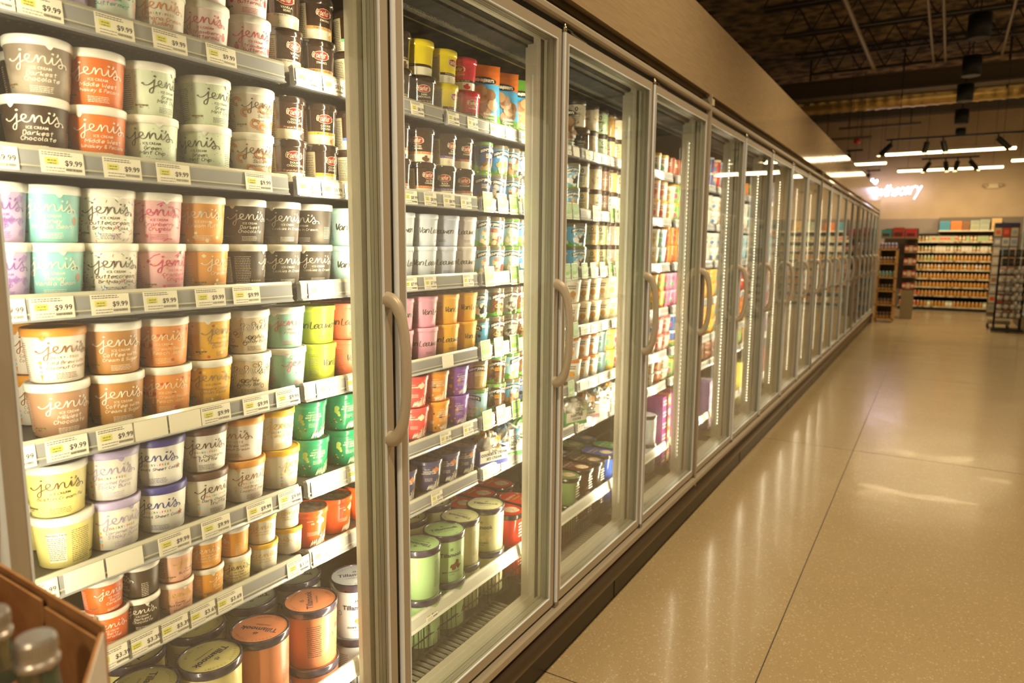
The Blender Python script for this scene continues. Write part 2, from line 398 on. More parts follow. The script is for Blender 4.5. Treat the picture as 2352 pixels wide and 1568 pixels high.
# name: body, lid, logo, sub, lines, flavourcol, pattern, words for the label
J = {
 'lavender': ('cbb2dd', WHITE, '8a5fa8', 'ICE CREAM', ['Brambleberry', 'Crisp'], '8a5fa8', 'berry', 'lilac'),
 'buttermint': ('dfe6cf', WHITE, '3fa890', 'ICE CREAM', ['Buttermint', ''], '3fb39c', 'pastel', 'pastel mint and peach'),
 'banana': ('f6ecd8', WHITE, 'd98a4a', 'DAIRY-FREE', ['Banana Cream', 'Pudding'], 'e0803c', 'icons', 'cream with orange script'),
 'strawb': ('fae6e2', WHITE, 'd5303f', 'ICE CREAM', ['Strawberry', 'Buttermilk'], 'd5303f', 'straw', 'pale pink strawberry'),
 'frost': ('8d7d6d', WHITE, 'f6ead6', 'ICE CREAM', ['Darkest', 'Chocolate'], 'f6ead6', 'frost', 'frosted grey-brown'),
 'dark': ('3d2c20', WHITE, 'f6ead6', 'ICE CREAM', ['Darkest', 'Chocolate'], 'f6ead6', 'frost2', 'dark brown'),
 'whiskey': ('e8731c', WHITE, 'fbeedd', 'ICE CREAM', ['Middle West', 'Whiskey & Pecans'], 'fbeedd', None, 'bright orange'),
 'mint': ('e0ead0', WHITE, '4c5040', 'ICE CREAM', ['Green', 'Mint Chip'], '4c5040', 'specks', 'pale green speckled'),
 'cinnamon': ('f6e8d8', WHITE, '6a5648', 'ICE CREAM', ['Skillet', 'Cinnamon Roll'], '6a5648', 'swirl', 'cream with orange swirls'),
 'honey': ('8fd6d2', WHITE, 'f5ead6', 'ICE CREAM', ['Honey', 'Vanilla Bean'], 'f5ead6', 'seal', 'aqua'),
 'birthday': ('f5eee0', WHITE, '5c5444', 'ICE CREAM', ['Buttercream', 'Birthday Cake'], '4d4637', 'sprinkle', 'white sprinkle-patterned'),
 'cranberry': ('f2b9bd', WHITE, 'd3476f', 'ICE CREAM', ['Cranberry', 'Crumble'], 'd3476f', 'splash', 'pink splashed'),
 'puff': ('f2ab58', WHITE, 'f8ecd6', 'ICE CREAM', ['Cream Puff', ''], 'f8ecd6', 'puffs', 'light orange'),
 'cookies': ('4c4239', WHITE, 'f6ecdc', 'ICE CREAM', ['Cookies in Cream', ''], 'f6ecdc', 'frost3', 'charcoal'),
 'coldbrew': ('f6ecdf', 'e39a3b', '9c6a42', 'DAIRY-FREE', ['Cold Brew with', 'Coconut Cream'], '9c6a42', 'icons', 'cream with orange lid'),
 'milkiest': ('b98d6e', WHITE, 'f8ecdd', 'ICE CREAM', ['Milkiest', 'Chocolate'], 'f8ecdd', None, 'milk chocolate brown'),
 'coffee': ('c08848', WHITE, 'f8ecd8', 'ICE CREAM', ['Coffee with', 'Cream & Sugar'], 'f8ecd8', None, 'caramel brown'),
 'peach': ('ee9a50', WHITE, 'f8dfb6', 'ICE CREAM', ['Sweet Cream Biscuits', '& Peach Jam'], 'f5d8a8', 'peaches', 'orange peach-patterned'),
 'pine': ('f0b53c', WHITE, '94876a', 'ICE CREAM', ['Pineapple Upside', 'Down Cake'], '94806a', 'cherries', 'golden yellow'),
 'five': ('ecdcbc', WHITE, 'f8eedd', 'ICE CREAM', ['High Five', 'Candy Bar'], '4a392b', 'pretzel', 'pretzel-patterned cream'),
 'frose': ('aee0cf', WHITE, 'ea6f88', 'SORBET', ['Frose', ''], 'ea6f88', None, 'mint with pink script'),
 'boston': ('f3e58e', WHITE, '6d5334', 'ICE CREAM', ['Boston Cream Pie', ''], '6d5334', None, 'pale yellow'),
 'pecan': ('f3ecdf', 'b9abd6', 'b5a8d0', 'DAIRY-FREE', ['Caramel Pecan', 'Sticky Buns'], 'b5a8d0', 'icons', 'cream with lilac lid'),
 'texas': ('f4efe6', '3a378f', '3d4390', 'DAIRY-FREE', ['Texas Sheet Cake', ''], '3a3d6a', 'star', 'white with navy lid'),
 'truffle': ('f3ece0', '5d3c2c', '5b4032', 'DAIRY-FREE', ['Dark Chocolate', 'Truffle'], '3c2b22', 'icons', 'white with brown lid'),
 'lemon': ('f8f0dd', 'eebc35', 'eec04c', 'DAIRY-FREE', ['Lemon Bar', ''], 'eec04c', 'icons', 'cream with yellow lid'),
 # small tubs
 'm_magenta': ('dc4f86', WHITE, 'f8e6e6', '', ['', ''], 'f8e6e6', None, 'magenta', 'a02a5c'),
 'm_orange': ('ee6a22', WHITE, 'fbeedd', 'ICE CREAM', ['Salty', 'Caramel'], 'fbeedd', None, 'orange', 'b8421c'),
 'm_dark': ('43301f', WHITE, 'f6ead6', 'ICE CREAM', ['Darkest', 'Chocolate'], 'f6ead6', None, 'dark brown', '35281c'),
 'm_pink': ('f1b596', WHITE, 'e0b94c', 'ICE CREAM', ['Gooey', 'Butter Cake'], '6a4434', None, 'peach pink', 'd79680'),
 'm_amber': ('f0a22c', WHITE, 'fbeed2', 'ICE CREAM', ['Brown Butter', 'Almond Brittle'], 'fbeed2', None, 'amber', 'b9741c'),
 'm_cream': ('ecd596', WHITE, '574636', 'ICE CREAM', ['Salted Peanut', 'Chocolate Flecks'], '574636', 'specks', 'cream flecked', 'd9c07c'),
 'm_lemon': ('f6eedd', 'eebc35', 'e9bc4c', 'DAIRY-FREE', ['Lemon Bar', ''], 'eec04c', None, 'cream yellow-lidded', 'b89a2a'),
}
MESH = {}
def hash_(s): return sum(ord(c)*(i+3) for i, c in enumerate(str(s)))
def jtub(key):
    if key in MESH: return MESH[key]
    d = J[key]; mini = key.startswith('m_')
    k = .70 if mini else 1.0
    h = .052 if mini else .0755
    r0, r1, rl, lt = (.0285, .0325, .0342, .010) if mini else (.0375, .0448, .0468, .0138)
    t = Tub(r0, r1, h); body = mat(d[0], .42)
    if d[6] in ('frost', 'frost2', 'frost3'):
        body = noise_mat('frosty_'+key, d[0], {'frost': 'c9bba6', 'frost2': '6b5a48', 'frost3': '93887a'}[d[6]], 22, .5, 6, .45, .8)
    shell(t, body)
    lc = mat(d[2], .5); fc = mat(d[5], .5)
    s = k*.0156; zl = h*.635
    if d[6] == 'sprinkle': sparkle(t, ['e0609a', '5a8fd0', 'f0c040', '7a58b0', 'e0803c', '58b070'], 210, .0045, 1)
    if d[6] == 'specks': sparkle(t, ['40503a'], 90, .0012, 2, w=.001)
    if d[6] == 'pastel':
        for i in range(26): t.blob(random.uniform(-PI, PI), random.uniform(.01, h-.008), random.uniform(.006, .012), mat(random.choice(['f0c9b8', 'bfe3c8', 'f2dfb0', 'e8bfc6']), .5), 1, seed=i, rough=.3)
    if d[6] == 'berry':
        for i in range(16): t.blob(random.uniform(-PI, PI), random.uniform(.01, h-.008), .006, mat('a884c6', .5), 1, seed=i, rough=.3)
    if d[6] == 'swirl':
        for i in range(16):
            a = i*.42; z = .012+(i*29 % 50)*.001
            for q in (.010, .006): t.put(ribbon([(q*math.cos(w_*.5), q*.8*math.sin(w_*.5)) for w_ in range(11)], .0028), mat(random.choice(['d98a4a', 'c9824e', 'e0a060']), .5), a, z, 1)
    if d[6] == 'splash':
        for i in range(46): t.blob(random.uniform(-PI, PI), random.uniform(.004, h-.004), random.uniform(.0008, .003), mat(random.choice(['d3476f', 'd3476f', 'e8a060']), .5), 1, seed=i, rough=.4)
        for a, z, q in ((-.8, .066, .5), (.2, .069, .25), (.9, .060, -.3), (.4, .006, .2), (2, .05, .3)): t.put(xf(ribbon([(-.009, 0), (0, .002), (.009, 0)], .0016), rot=q), mat('d3476f', .5), a, z, 1)
    if d[6] in ('peaches', 'cherries', 'puffs'):
        cs = {'peaches': ['d5542c', 'e8c070', 'd5542c'], 'cherries': ['dd5a30', 'f6cf5a', 'f6cf5a'], 'puffs': ['f6e2b8', 'f8e8c8']}[d[6]]
        for i in range(26): t.blob(-PI+i*2*PI/26+random.uniform(-.1, .1), random.choice([.006, .012, .02, .066, .058, .04]), random.uniform(.002, .0036), mat(random.choice(cs), .5), 1, seed=i, rough=.15)
    if d[6] == 'pretzel':
        for i in range(40):
            a = -PI+i*.16+random.uniform(-.1, .1); z = random.uniform(.006, h-.006); q = .004
            t.put(ribbon([(q*math.cos(w_*PI/4), q*math.sin(w_*PI/4)) for w_ in range(9)], .0014), mat(random.choice(['a9763f', '6d5236', 'b58650']), .5), a, z, 1)
    if d[6] == 'straw':
        for a in (-.86, .92): t.blob(a, .030, .0045, mat('d53a3a', .5), 1, ry=.0068, seed=3); t.blob(a, .0375, .003, mat('4f7a3a', .5), 1, ry=.0014)
    if d[6] == 'seal': t.blob(.95, .034, .0052, mat('b78f76', .5), 1, ry=.007)
    if d[6] == 'star':
        v = [(0, 0)]+[((.0062 if i % 2 == 0 else .0026)*math.sin(i*PI/5), (.0068 if i % 2 == 0 else .0028)*math.cos(i*PI/5)) for i in range(10)]
        t.put((v, [(0, 1+i, 1+(i+1) % 10) for i in range(10)]), mat('b5653a', .5), .98, .033, 2)
    if d[6] in ('icons', 'star') :
        for z, c in ((.034, 'cfd94a'), (.0265, 'e59ab5'), (.019, '8fd0c8')): t.blob(-.88, z, .0026, mat(c, .5), 2)
        t.put(([(-.0022, .006), (.0022, .006), (0, -.004)], [(0, 2, 1)]), mat('e59a3c', .5), -.88, .008, 2)
    if key == 'five': t.put(xf(JENI_F, s*1.0, s*.74), mat('6d5236', .5), 0, zl, 2)
    t.put(xf(JENI, s, s*.74), lc, 0, zl, 3)
    if d[3]:
        if d[3] == 'DAIRY-FREE':
            g = 'DAIRY-FREE'; cc = ['d5533f', 'e59a3c', 'cfc23a', '5fae6a', '4a9ac8', '8a6ab8', 'e0609a', 'e59a3c', '5fae6a', 'd5533f']
            for i, ch in enumerate(g): t.put(text2d(ch, .0058*k, .01), mat(cc[i], .5), ((i-4.5)*.0044*k)/t.rm, zl-.0088*k, 2)
        else: t.put(text2d(d[3], .0058*k, .01), lc, .05, zl-.0088*k, 2)
    for i, ln in enumerate(d[4]):
        if ln: t.put(hand(ln, (.0062 if len(ln) < 13 else .0052)*k, .15, .22), fc, .08, zl-(.0175+.0080*i)*k, 2)
    t.put(bars(.034*k, 4 if not mini else 2, .0026, .0009, key), fc, .05, .0145 if not mini else .0065, 1)
    t.put(bars(.030*k, 17 if not mini else 10, .0034, .0011, key+'b'), fc if d[6] != 'pretzel' else mat('8a6b48', .5), -1.75, h-.012, 1)
    t.put(bars(.018*k, 8, .0034, .0010, key+'c'), fc, 1.5, h*.5, 1)
    # nutrition panel on the back
    t.band(.012*k, h-.012*k, mat('efe6cf', .5), -2.95, -2.3, 1); 
    t.put(text2d('Nutrition Facts', .0048*k, .012), mat('3b332a', .5), -2.62, h-.017*k, 2)
    t.put(bars(.026*k, 12 if not mini else 6, .0034, .001, key+'n'), mat('4b4338', .5), -2.62, h-.022*k, 2)
    if d[3] == 'ICE CREAM':
        for i, ch in enumerate('GRASS-GRAZED'):
            t.put(xf(([(-.0011, -.0004), (.0011, -.0004), (.0011, .0024), (-.0011, .0024)], [(0, 1, 2, 3)]), k, k), mat(['e6c53a', 'd9584a', '5fae6a'][i % 3], .5), -1.08+(i-5.5)*.0019*k/t.rm, .015*k, 2)
        t.put(text2d('GRASS-GRAZED', .0030*k, .02), mat('2c2a2a', .5), -1.08, .0155*k, 3)
        t.put(text2d('MILK', .0030*k, .02), mat('2d4a86', .5), -1.08, .0118*k, 3)
    body_me = t.b.mesh('carton_body')
    lm = mat(d[1], .4)
    top = mat(d[8], .35) if mini else lm
    marks = [(xf(JENI, s*.75, s*.75), mat(d[2] if key != 'm_orange' else 'f0b58a', .4), 0, 0, .4)] if mini else ([(xf(JENI, s*.8, s*.8), mat('a89a88', .4), 0, 0, .7)] if key == 'truffle' else None)
    lid_me = lid_mesh('carton_lid', rl, h-.001, h+lt-.0007, lm, top, (.35 if hash_(key) % 2 else -.7) if hash_(key) % 3 else None, marks)
    MESH[key] = (body_me, lid_me, h+lt-.0007, rl); return MESH[key]


GV = {  # stripe, flavour, body, phrase
 'g_vanilla': ('efe4cc', 'VANILLA BEAN', '3b2519', 'brown tub with white stripe'), 'g_smores': ('efb36a', "S'MORES", '3b2519', 'brown tub with peach stripe'),
 'g_mint': ('7fcf8e', 'MINT CHIP', '3b2519', 'brown tub with green stripe'), 'g_double': ('6a3d26', 'DOUBLE CHOCOLATE', '43291b', 'brown tub with brown stripe'),
 'g_dough': ('efcf52', 'COOKIE DOUGH', '3b2519', 'brown tub with yellow stripe'), 'g_cc': ('5f7fc4', 'COOKIES & CREAM', '3b2519', 'brown tub with blue stripe'),
 'g_caramel': ('e2803a', 'SALTED CARAMEL', '3b2519', 'brown tub with orange stripe'), 'g_rasp': ('7a5a9c', 'BLACK RASPBERRY', '3b2519', 'brown tub with purple stripe'),
 'g_coco': ('9c2f2c', 'COCONUT', '3b2519', 'brown tub with dark red stripe'), 'g_brownie': ('5a3423', 'DARK CHOCOLATE', '2f1e15', 'dark brown tub with plain stripe'),
 'g_yellow': ('3a2a1c', 'LEMON', 'f2da26', 'bright yellow tub'), 'g_red': ('3a2a1c', 'RASPBERRY', 'c9233a', 'bright red tub')}
def gtub(key):
    if key in MESH: return MESH[key]
    st, fl, bc, _ = GV[key]; h = .076; t = Tub(.0375, .0425, h)
    bm = mat(bc, .16, coat=.6, bump=.08); cream = mat('f0e6cc', .2, coat=.5, bump=.08)
    shell(t, bm, mats=[cream, mat(st, .2, coat=.5), bm, bm], zs=[.001, .021, .0275, .05, h])
    t.put(disc_grid(.0175, .0095), mat('a81f22', .3), 0, .055, 1)
    t.put(disc_ring(.0175, .0095, .0009), mat('f0dfb8', .3), 0, .055, 2)
    _w = max(p[0] for p in GRA[0])*2; t.put(xf(GRA, .039/_w, .0115, -.001, -.0045), mat('f5e6c2', .3), 0, .055, 3)
    t.put(text2d(fl if ' ' not in fl else fl.split(' ')[0], .0062, .02), mat('f0e2c0', .3), .02, .0385, 2)
    if ' ' in fl: t.put(text2d(' '.join(fl.split(' ')[1:]), .0062, .02), mat('f0e2c0', .3), .02, .0325, 2)
    t.put(hand('French Pot ICE CREAM', .0034, .15, .2), mat('f0e2c0' if key not in ('g_vanilla', 'g_smores', 'g_dough', 'g_mint') else '4a3a28', .3), .1, .0228, 2)
    t.band(.004, h-.004, mat('d9cba8', .35), -1.75, -1.0, 1); t.put(bars(.026, 17, .0037, .0012, key), mat('4a3c2c', .5), -1.38, h-.012, 2)
    fc = {'g_vanilla': 'cdb98a', 'g_smores': 'c99a4c', 'g_mint': '8ba04a', 'g_double': '4a2a1c', 'g_dough': 'c98f4c', 'g_cc': '3a2a20', 'g_yellow': 'f0c030', 'g_red': 'd03040'}.get(key, '6a4430')
    for i, (a, z) in enumerate(((.45, .009), (.62, .013), (.78, .008), (.60, .006))): t.blob(a, z, .005, mat(fc, .4), 2+i % 2, seed=i, rough=.25)
    t.put(disc_ring(.003, .003, .0006, 10), mat('8a7a5a', .4), -.35, .011, 2)
    lm = mat(bc if key in ('g_yellow', 'g_red') else '35231a', .14, coat=.8, bump=.25)
    MESH[key] = (t.b.mesh('tub_body'), lid_mesh('tub_lid', .0455, h-.003, h+.0125, lm, lm), h+.0125, .0455); return MESH[key]
def disc_grid(rx, ry, n=20, R=3):
    vs_ = [(0, 0)]; fs = []
    for j in range(1, R+1):
        for i in range(n): vs_.append((rx*j/R*math.cos(2*PI*i/n), ry*j/R*math.sin(2*PI*i/n)))
    for i in range(n): fs.append((0, 1+i, 1+(i+1) % n))
    for j in range(R-1):
        for i in range(n): fs.append((1+j*n+i, 1+(j+1)*n+i, 1+(j+1)*n+(i+1) % n, 1+j*n+(i+1) % n))
    return vs_, fs
def disc_ring(rx, ry, w, n=24): return ribbon([(rx*math.cos(2*PI*i/n), ry*math.sin(2*PI*i/n)) for i in range(n+1)], w)
VV = {'v_aqua': ('bfe3e0', 'pale aqua'), 'v_lime': ('d3dc4c', 'lime green'), 'v_coral': ('ea7a58', 'coral'), 'v_blue': ('d5dbe6', 'pale blue'), 'v_lav': ('cdd3e6', 'lavender blue'),
      'v_white': ('ece2e0', 'off-white'), 'v_pink': ('dc9db4', 'rose pink'), 'v_yellow': ('f2b73a', 'golden yellow')}
def vtub(key):
    if key in MESH: return MESH[key]
    c, _ = VV[key]; h = .076; t = Tub(.0365, .0425, h); shell(t, mat(c, .4)); ink = mat('4c4636', .4)
    _w = max(p[0] for p in VAN[0])*2; t.put(xf(VAN, .098/_w, .0150), ink, 0, .036, 2)
    t.put(bars(.022, 2, .004, .0013, key), ink, .35, .017, 1); t.put(bars(.024, 15, .0035, .0009, key+'b'), ink, -1.7, .062, 1)
    lm = mat(c, .35); MESH[key] = (t.b.mesh('tub_body'), lid_mesh('tub_lid', .0445, h-.002, h+.0105, lm, lm, .2, rim=.001), h+.0105, .0445); return MESH[key]
MV = {'k_green': ('1f8a5f', 'c9e0b8', 'emerald green', ['CHOCOLATE', 'MINT COOKIES', "N' CREAM"], 'c4d46a'), 'k_blue': ('2f5fae', 'e8dcc0', 'royal blue', ['COOKIES', 'DOUGH', ''], 'd5a35a'),
      'k_orange': ('ee5f22', 'f6e3cc', 'vivid orange', ['PIE', '', ''], 'f0cf9a'), 'k_red': ('ef5550', 'f6e6cc', 'coral red', ['STRAWBERRY', '', ''], 'f6e6c0'),
      'k_amber': ('f0a02c', 'f8ecd0', 'amber', ['CHOCOLATE', 'CHIP COOKIE', 'MARSHMALLOW'], 'e8e0d8'), 'k_purple': ('8f5cc2', 'efe0e8', 'purple', ['BLUEBERRY', 'MUFFIN', 'CRUNCH'], 'e59a4a'),
      'k_navy': ('474468', 'efe4d4', 'dark navy', ['CHOCOLATE', 'BIRTHDAY CAKE', ''], 'd9824a')}
def mtub(key):
    if key in MESH: return MESH[key]
    c, tc, _, lines, blob = MV[key]; h = .080; t = Tub(.035, .0435, h); shell(t, mat(c, .3, coat=.2)); ink = mat(tc, .4)
    if key == 'k_green':
        for x, z, r in ((-.62, .056, .006), (-.66, .049, .005), (-.56, .045, .0045), (-.5, .039, .0035)): t.blob(x, z, r, mat(blob, .4), 2, seed=3, rough=.1)
        for i in range(14): t.blob(random.uniform(-1.2, .8), random.uniform(.004, .03), .0018, mat(random.choice(['5a3423', 'd5a35a']), .4), 1, seed=i, rough=.3)
    elif key in ('k_navy', 'k_red', 'k_orange'):
        t.blob(.62, .062, .010, mat(blob, .4), 2, ry=.009, seed=9, rough=.25)
    else:
        for i, (x, z) in enumerate(((-.75, .03), (-.1, .046), (-.25, .02), (-.6, .055), (-.05, .012), (-.5, .012))): t.blob(x, z, .0055 if i < 2 else .003, mat(blob if i % 2 == 0 else '6a4226' if key == 'k_amber' else blob, .4), 2, seed=i, rough=.15)
    t.put(text2d('MILK BAR', .0032, .02), ink, -.02, .0645, 2)
    for i, ln in enumerate(lines):
        if ln: v, f = text2d(ln, .0056, .03); t.put((v, f), ink, .12, .057-.0058*i, 2)
    t.put(bars(.024, 4, .0026, .0008, key), ink, .1, .038, 1); t.put(bars(.02, 10, .0035, .001, key+'b'), ink, -1.8, .06, 1)
    t.put(xf(MILK, .0165, .0155), ink, .50, .004, 3)
    lm = mat(c, .28, coat=.3); top = noise_mat('lid_print_'+key, '3a2a20', 'b09a80', 90, .4, 5, .3, .8) if key in ('k_navy', 'k_orange', 'k_green') else lm
    MESH[key] = (t.b.mesh('tub_body'), lid_mesh('tub_lid', .0452, h-.006, h+.0085, lm, top, rim=.003), h+.0085, .0452); return MESH[key]
BV = {'b_night': ('3b5a9c', 'e8dcc8', 'night blue', ['b89a6a', '6a4a2c']), 'b_sky': ('4aa5d8', 'f4efe4', 'sky blue', ['c9a067', 'e6d2a8']), 'b_tan': ('62b0d8', 'f4efe4', 'sky blue with cookie pile', ['8a5a34', 'c99a60']),
      'b_oreo': ('7d94c0', 'e4dccf', 'greyish blue', ['2f2723', 'e2cfae']), 'b_cake': ('9fd0e6', 'f4efe4', 'light blue with red cake', ['d8402c', 'f0d9b0', 'e8c898']),
      'b_pist': ('a9d6e4', 'f4efe4', 'light blue with pistachio', ['b6b878', 'e6dcc0']), 'b_fudge': ('5a3a28', 'e89a3a', 'chocolate brown with orange', ['3a241a', '6a4a34']),
      'b_nut': ('7a5232', 'e8d8b8', 'nut brown', ['a9743f', '4a2f1e', 'd2a868']), 'b_grey': ('8a8a7c', 'dfe6ea', 'stone grey', ['3a3630', 'c8bfa8']), 'b_facts': ('d9b878', 'f0e2b8', 'tan with nutrition table', ['8a6a40']),
      'b_cow': ('58b0dc', 'f6f0e4', 'blue cow-patterned', ['f6f0e4', '2a2624'])}
def btub(key):
    if key in MESH: return MESH[key]
    c, ac, _, foods = BV[key]; h = .079; t = Tub(.0365, .0425, h); shell(t, mat(c, .16, coat=.6, bump=.06))
    g = mat('5fa83c', .2, coat=.5); w = mat('f4efe6', .2)
    r = random.Random(hash_(key))
    if key != 'b_facts':
        for i in range(7): a = r.uniform(-PI, PI); z = r.uniform(.05, .072); [t.blob(a+q*.09, z+abs(q)*-.0015, .0045, w, 1) for q in (-1, 0, 1)]
        ph = r.uniform(0, 6); t.band(.0008, .02, g, 0, 2*PI, 1, lambda a: .013+.007*math.sin(2*a+ph)+.003*math.sin(5*a))
        for i in range(26): t.blob(r.gauss(.35, .28), abs(r.gauss(.02, .012))+.004, r.uniform(.004, .0085), mat(foods[i % len(foods)], .3), 2+i % 4, seed=i, rough=.2)
        for i in range(10): t.blob(r.gauss(-1.9, .3), r.uniform(.01, .05), r.uniform(.004, .008), mat(foods[i % len(foods)], .3), 2+i % 3, seed=i, rough=.2)
    else:
        t.put(text2d('Nutrition Facts', .0062, .015), mat('4a3418', .4), 0, .064, 2); t.put(bars(.038, 14, .0038, .0013, key), mat('5a4420', .4), 0, .058, 2)
    k2 = text2d("BEN&JERRY'S", .0098, .055); k1 = text2d("BEN&JERRY'S", .0098, .0)
    arch = lambda g_: ([(x, y-(x*x)*9) for x, y in g_[0]], g_[1])
    n = 14; pl = ([p for i in range(n+1) for x in [(-.5+i/n)*.064] for p in ((x, -.003-x*x*9), (x, .0112-x*x*9))], [(2*i, 2*i+2, 2*i+3, 2*i+1) for i in range(n)])
    t.put(pl, mat('2b2420', .3), .3, .062, 7); t.put(arch(k2), mat('f4ecdc', .3), .3, .0625, 8)
    t.put(bars(.026, 3, .0045, .0024, key+'x'), mat(ac if key != 'b_cake' else 'c8302c', .3), .35, .051, 7); t.put(bars(.024, 12, .0036, .001, key+'b'), w, -1.3, .055, 2)
    lm = mat((.52, .47, .38), .12, .3, coat=.8, bump=.3, name='clear_wrap')
    b = MB(); b.lathe([(.0415, h-.004), (.0432, h-.002), (.0432, h+.009), (.042, h+.0105), (.038, h+.0105), (.037, h+.008)], lm, 40)
    b.lathe([(.0001, h+.0082), (.037, h+.0082)], mat('6fae4a' if hash_(key) % 2 else '8a4a30', .3), 40)
    if hash_(key) % 2: b.lathe([(.0434, h+.0005), (.0434, h+.0068)], g, 40)
    MESH[key] = (t.b.mesh('tub_body'), b.mesh('tub_lid'), h+.0105, .0432); return MESH[key]
LV = {'l_cream': ('e9ddc2', 'c9a46a', 'cream'), 'l_choc': ('5a3d2a', 'c9a98a', 'chocolate brown'), 'l_mint': ('b9cfa8', '4a3626', 'pale green'), 'l_mauve': ('b08c7c', '8a685a', 'mauve brown'),
      'l_caramel': ('cfa366', 'e8d6b0', 'caramel'), 'l_tan': ('d2b98c', 'efe4c8', 'tan'), 'l_fruit': ('e9ddc2', 'b5402c', 'cream with red fruit'), 'l_green': ('ccd3a6', 'e6e6c6', 'pistachio green'), 'l_marble': ('e2cfa6', '8a5a30', 'marbled caramel')}
def ltub(key):
    if key in MESH: return MESH[key]
    c, c2, _ = LV[key]; h = .080; t = Tub(.0385, .0395, h)
    bm = noise_mat('gelato_'+key, c, c2, 60, .12, 3, .56, .7, coat=.5)
    t.b.lathe([(.036, 0), (.0385, .003), (.039, h*.5), (.0395, h-.006), (.037, h)], bm, 40); ink = mat('2c221c', .3); pale = mat('f0e8d6', .35)
    if c in ('5a3d2a', 'b08c7c'): ink = pale
    t.put(disc_grid(.0062, .0078, 14, 2), mat('2c221c', .3), 0, .062, 1); t.put(disc_grid(.0022, .0046, 10, 1), pale, 0, .062, 2)
    t.put(text2d('talenti', .0125, .015), ink, 0, .042, 2); t.put(bars(.026, 3, .006, .0022, key), ink, 0, .033, 1); t.put(bars(.018, 9, .004, .001, key+'b'), ink, -1.6, .06, 1)
    b = MB(); n = 60; prof = [(.0365, h-.002), (.0402, h), (.0402, h+.015), (.039, h+.017), (.0001, h+.017)]
    b.lathe(prof, mat('35211a', .4), n)
    MESH[key] = (t.b.mesh('jar_body'), b.mesh('jar_lid'), h+.017, .0402); return MESH[key]
TV = {'t_yellow': ('dfd08a', 'vanilla yellow', 'OLD-FASHIONED'), 't_orange': ('e58e62', 'salmon orange', 'STRAWBERRY'), 't_white': ('e3e6ea', 'blue-white', 'COOKIE DOUGH'), 't_grey': ('b4bba8', 'grey-green', 'VANILLA'),
      't_mint': ('a9c98a', 'mint green', 'MINT CHOCOLATE'), 't_cream': ('d3cf9c', 'cream yellow', 'VANILLA BEAN')}
def ttub(key):
    if key in MESH: return MESH[key]
    c, _, fl = TV[key]; h = .130; t = Tub(.0565, .0610, h); ink = mat('3a3550', .4)
    shell(t, mat(c, .38, coat=.1), 56)
    t.put(text2d('Tillamook', .017, .022), ink, 0, .080, 2); t.put(text2d(fl, .0065, .02), ink, 0, .030, 2); t.put(text2d('ICE CREAM', .0035, .02), ink, 0, .0235, 2)
    def ship(sc):
        return join2([ribbon([(-.9*sc, 0), (0, -.35*sc), (.9*sc, 0)], .22*sc), ([(-.6*sc, .15*sc), (-.05*sc, .15*sc), (-.3*sc, 1.1*sc)], [(0, 1, 2)]), ([(.05*sc, .15*sc), (.6*sc, .15*sc), (.3*sc, 1.3*sc)], [(0, 1, 2)])])
    t.put(ship(.006), ink, 0, .101, 2)
    for i, (a, z) in enumerate(((.25, .055), (.05, .05), (.4, .048), (.3, .062), (.15, .044))): t.blob(a, z, .0075, mat({'t_mint': '6b3a24', 't_white': 'b98a5a', 't_orange': 'c8442c'}.get(key, 'e8dcae'), .4), 2+i % 2, seed=i, rough=.3)
    t.put(bars(.034, 16, .005, .0013, key), ink, -1.5, .105, 1)
    t.band(.012, .112, mat('d8cfa0' if key != 't_white' else 'dfe3e6', .4), 1.3, 2.0, 1); t.put(text2d('Nutrition Facts', .0068, .015), mat('2c2a2a', .4), 1.65, .103, 2); t.put(bars(.034, 17, .0052, .0013, key+'n'), mat('2c2a2a', .4), 1.65, .096, 2)
    t.put(disc_ring(.006, .006, .001, 14), ink, -.75, .07, 2)
    rimm = noise_mat('frosted_rim', '2b2338', '5f5768', 40, .25, 5, .4, .8, coat=.4); zt = h+.016
    b = MB(); b.lathe([(.0605, h-.004), (.0632, h-.002), (.0632, zt-.002), (.062, zt), (.059, zt), (.058, zt-.003)], rimm, 56)
    lid = mat(c, .4); b.lathe([(.0001, zt-.0028), (.058, zt-.0028)], lid, 56)
    pale = mat(tuple(v*.78 for v in hexc(c)), .4)
    def lay(g, m): b.add([(-p[1], p[0], zt-.0024) for p in g[0]], g[1], m)
    lay(xf(text2d('Tillamook', .021, .022), dy=-.004), ink); lay(xf(ship(.007), dy=.018), ink); lay(xf(text2d(fl, .006, .015), dy=-.017), ink)
    for s_, r_, a_ in (('REALLY CREAMY', .047, PI/2), ('ICE CREAM', .047, -PI/2)):
        for i, ch in enumerate(s_):
            if ch == ' ': continue
            q = a_-(i-(len(s_)-1)/2)*.155*(1 if a_ > 0 else -1); lay(xf(text2d(ch, .0085, .02), rot=q-a_, dx=r_*math.cos(q), dy=(r_-.003 if a_ > 0 else r_+.004)*math.sin(q)), pale)
    MESH[key] = (t.b.mesh('tub_body'), b.mesh('tub_lid'), zt, .0632); return MESH[key]
AV = {'a_red': ('d8301f', 'red'), 'a_brown': ('5a3024', 'dark brown'), 'a_blue': ('2c56b0', 'royal blue'), 'a_green': ('1f9a68', 'emerald'), 'a_olive': ('74905a', 'olive green'), 'a_teal': ('3f7f9c', 'teal'), 'a_navy': ('3a4468', 'navy'), 'a_dblack': ('4a3a30', 'blackish brown')}
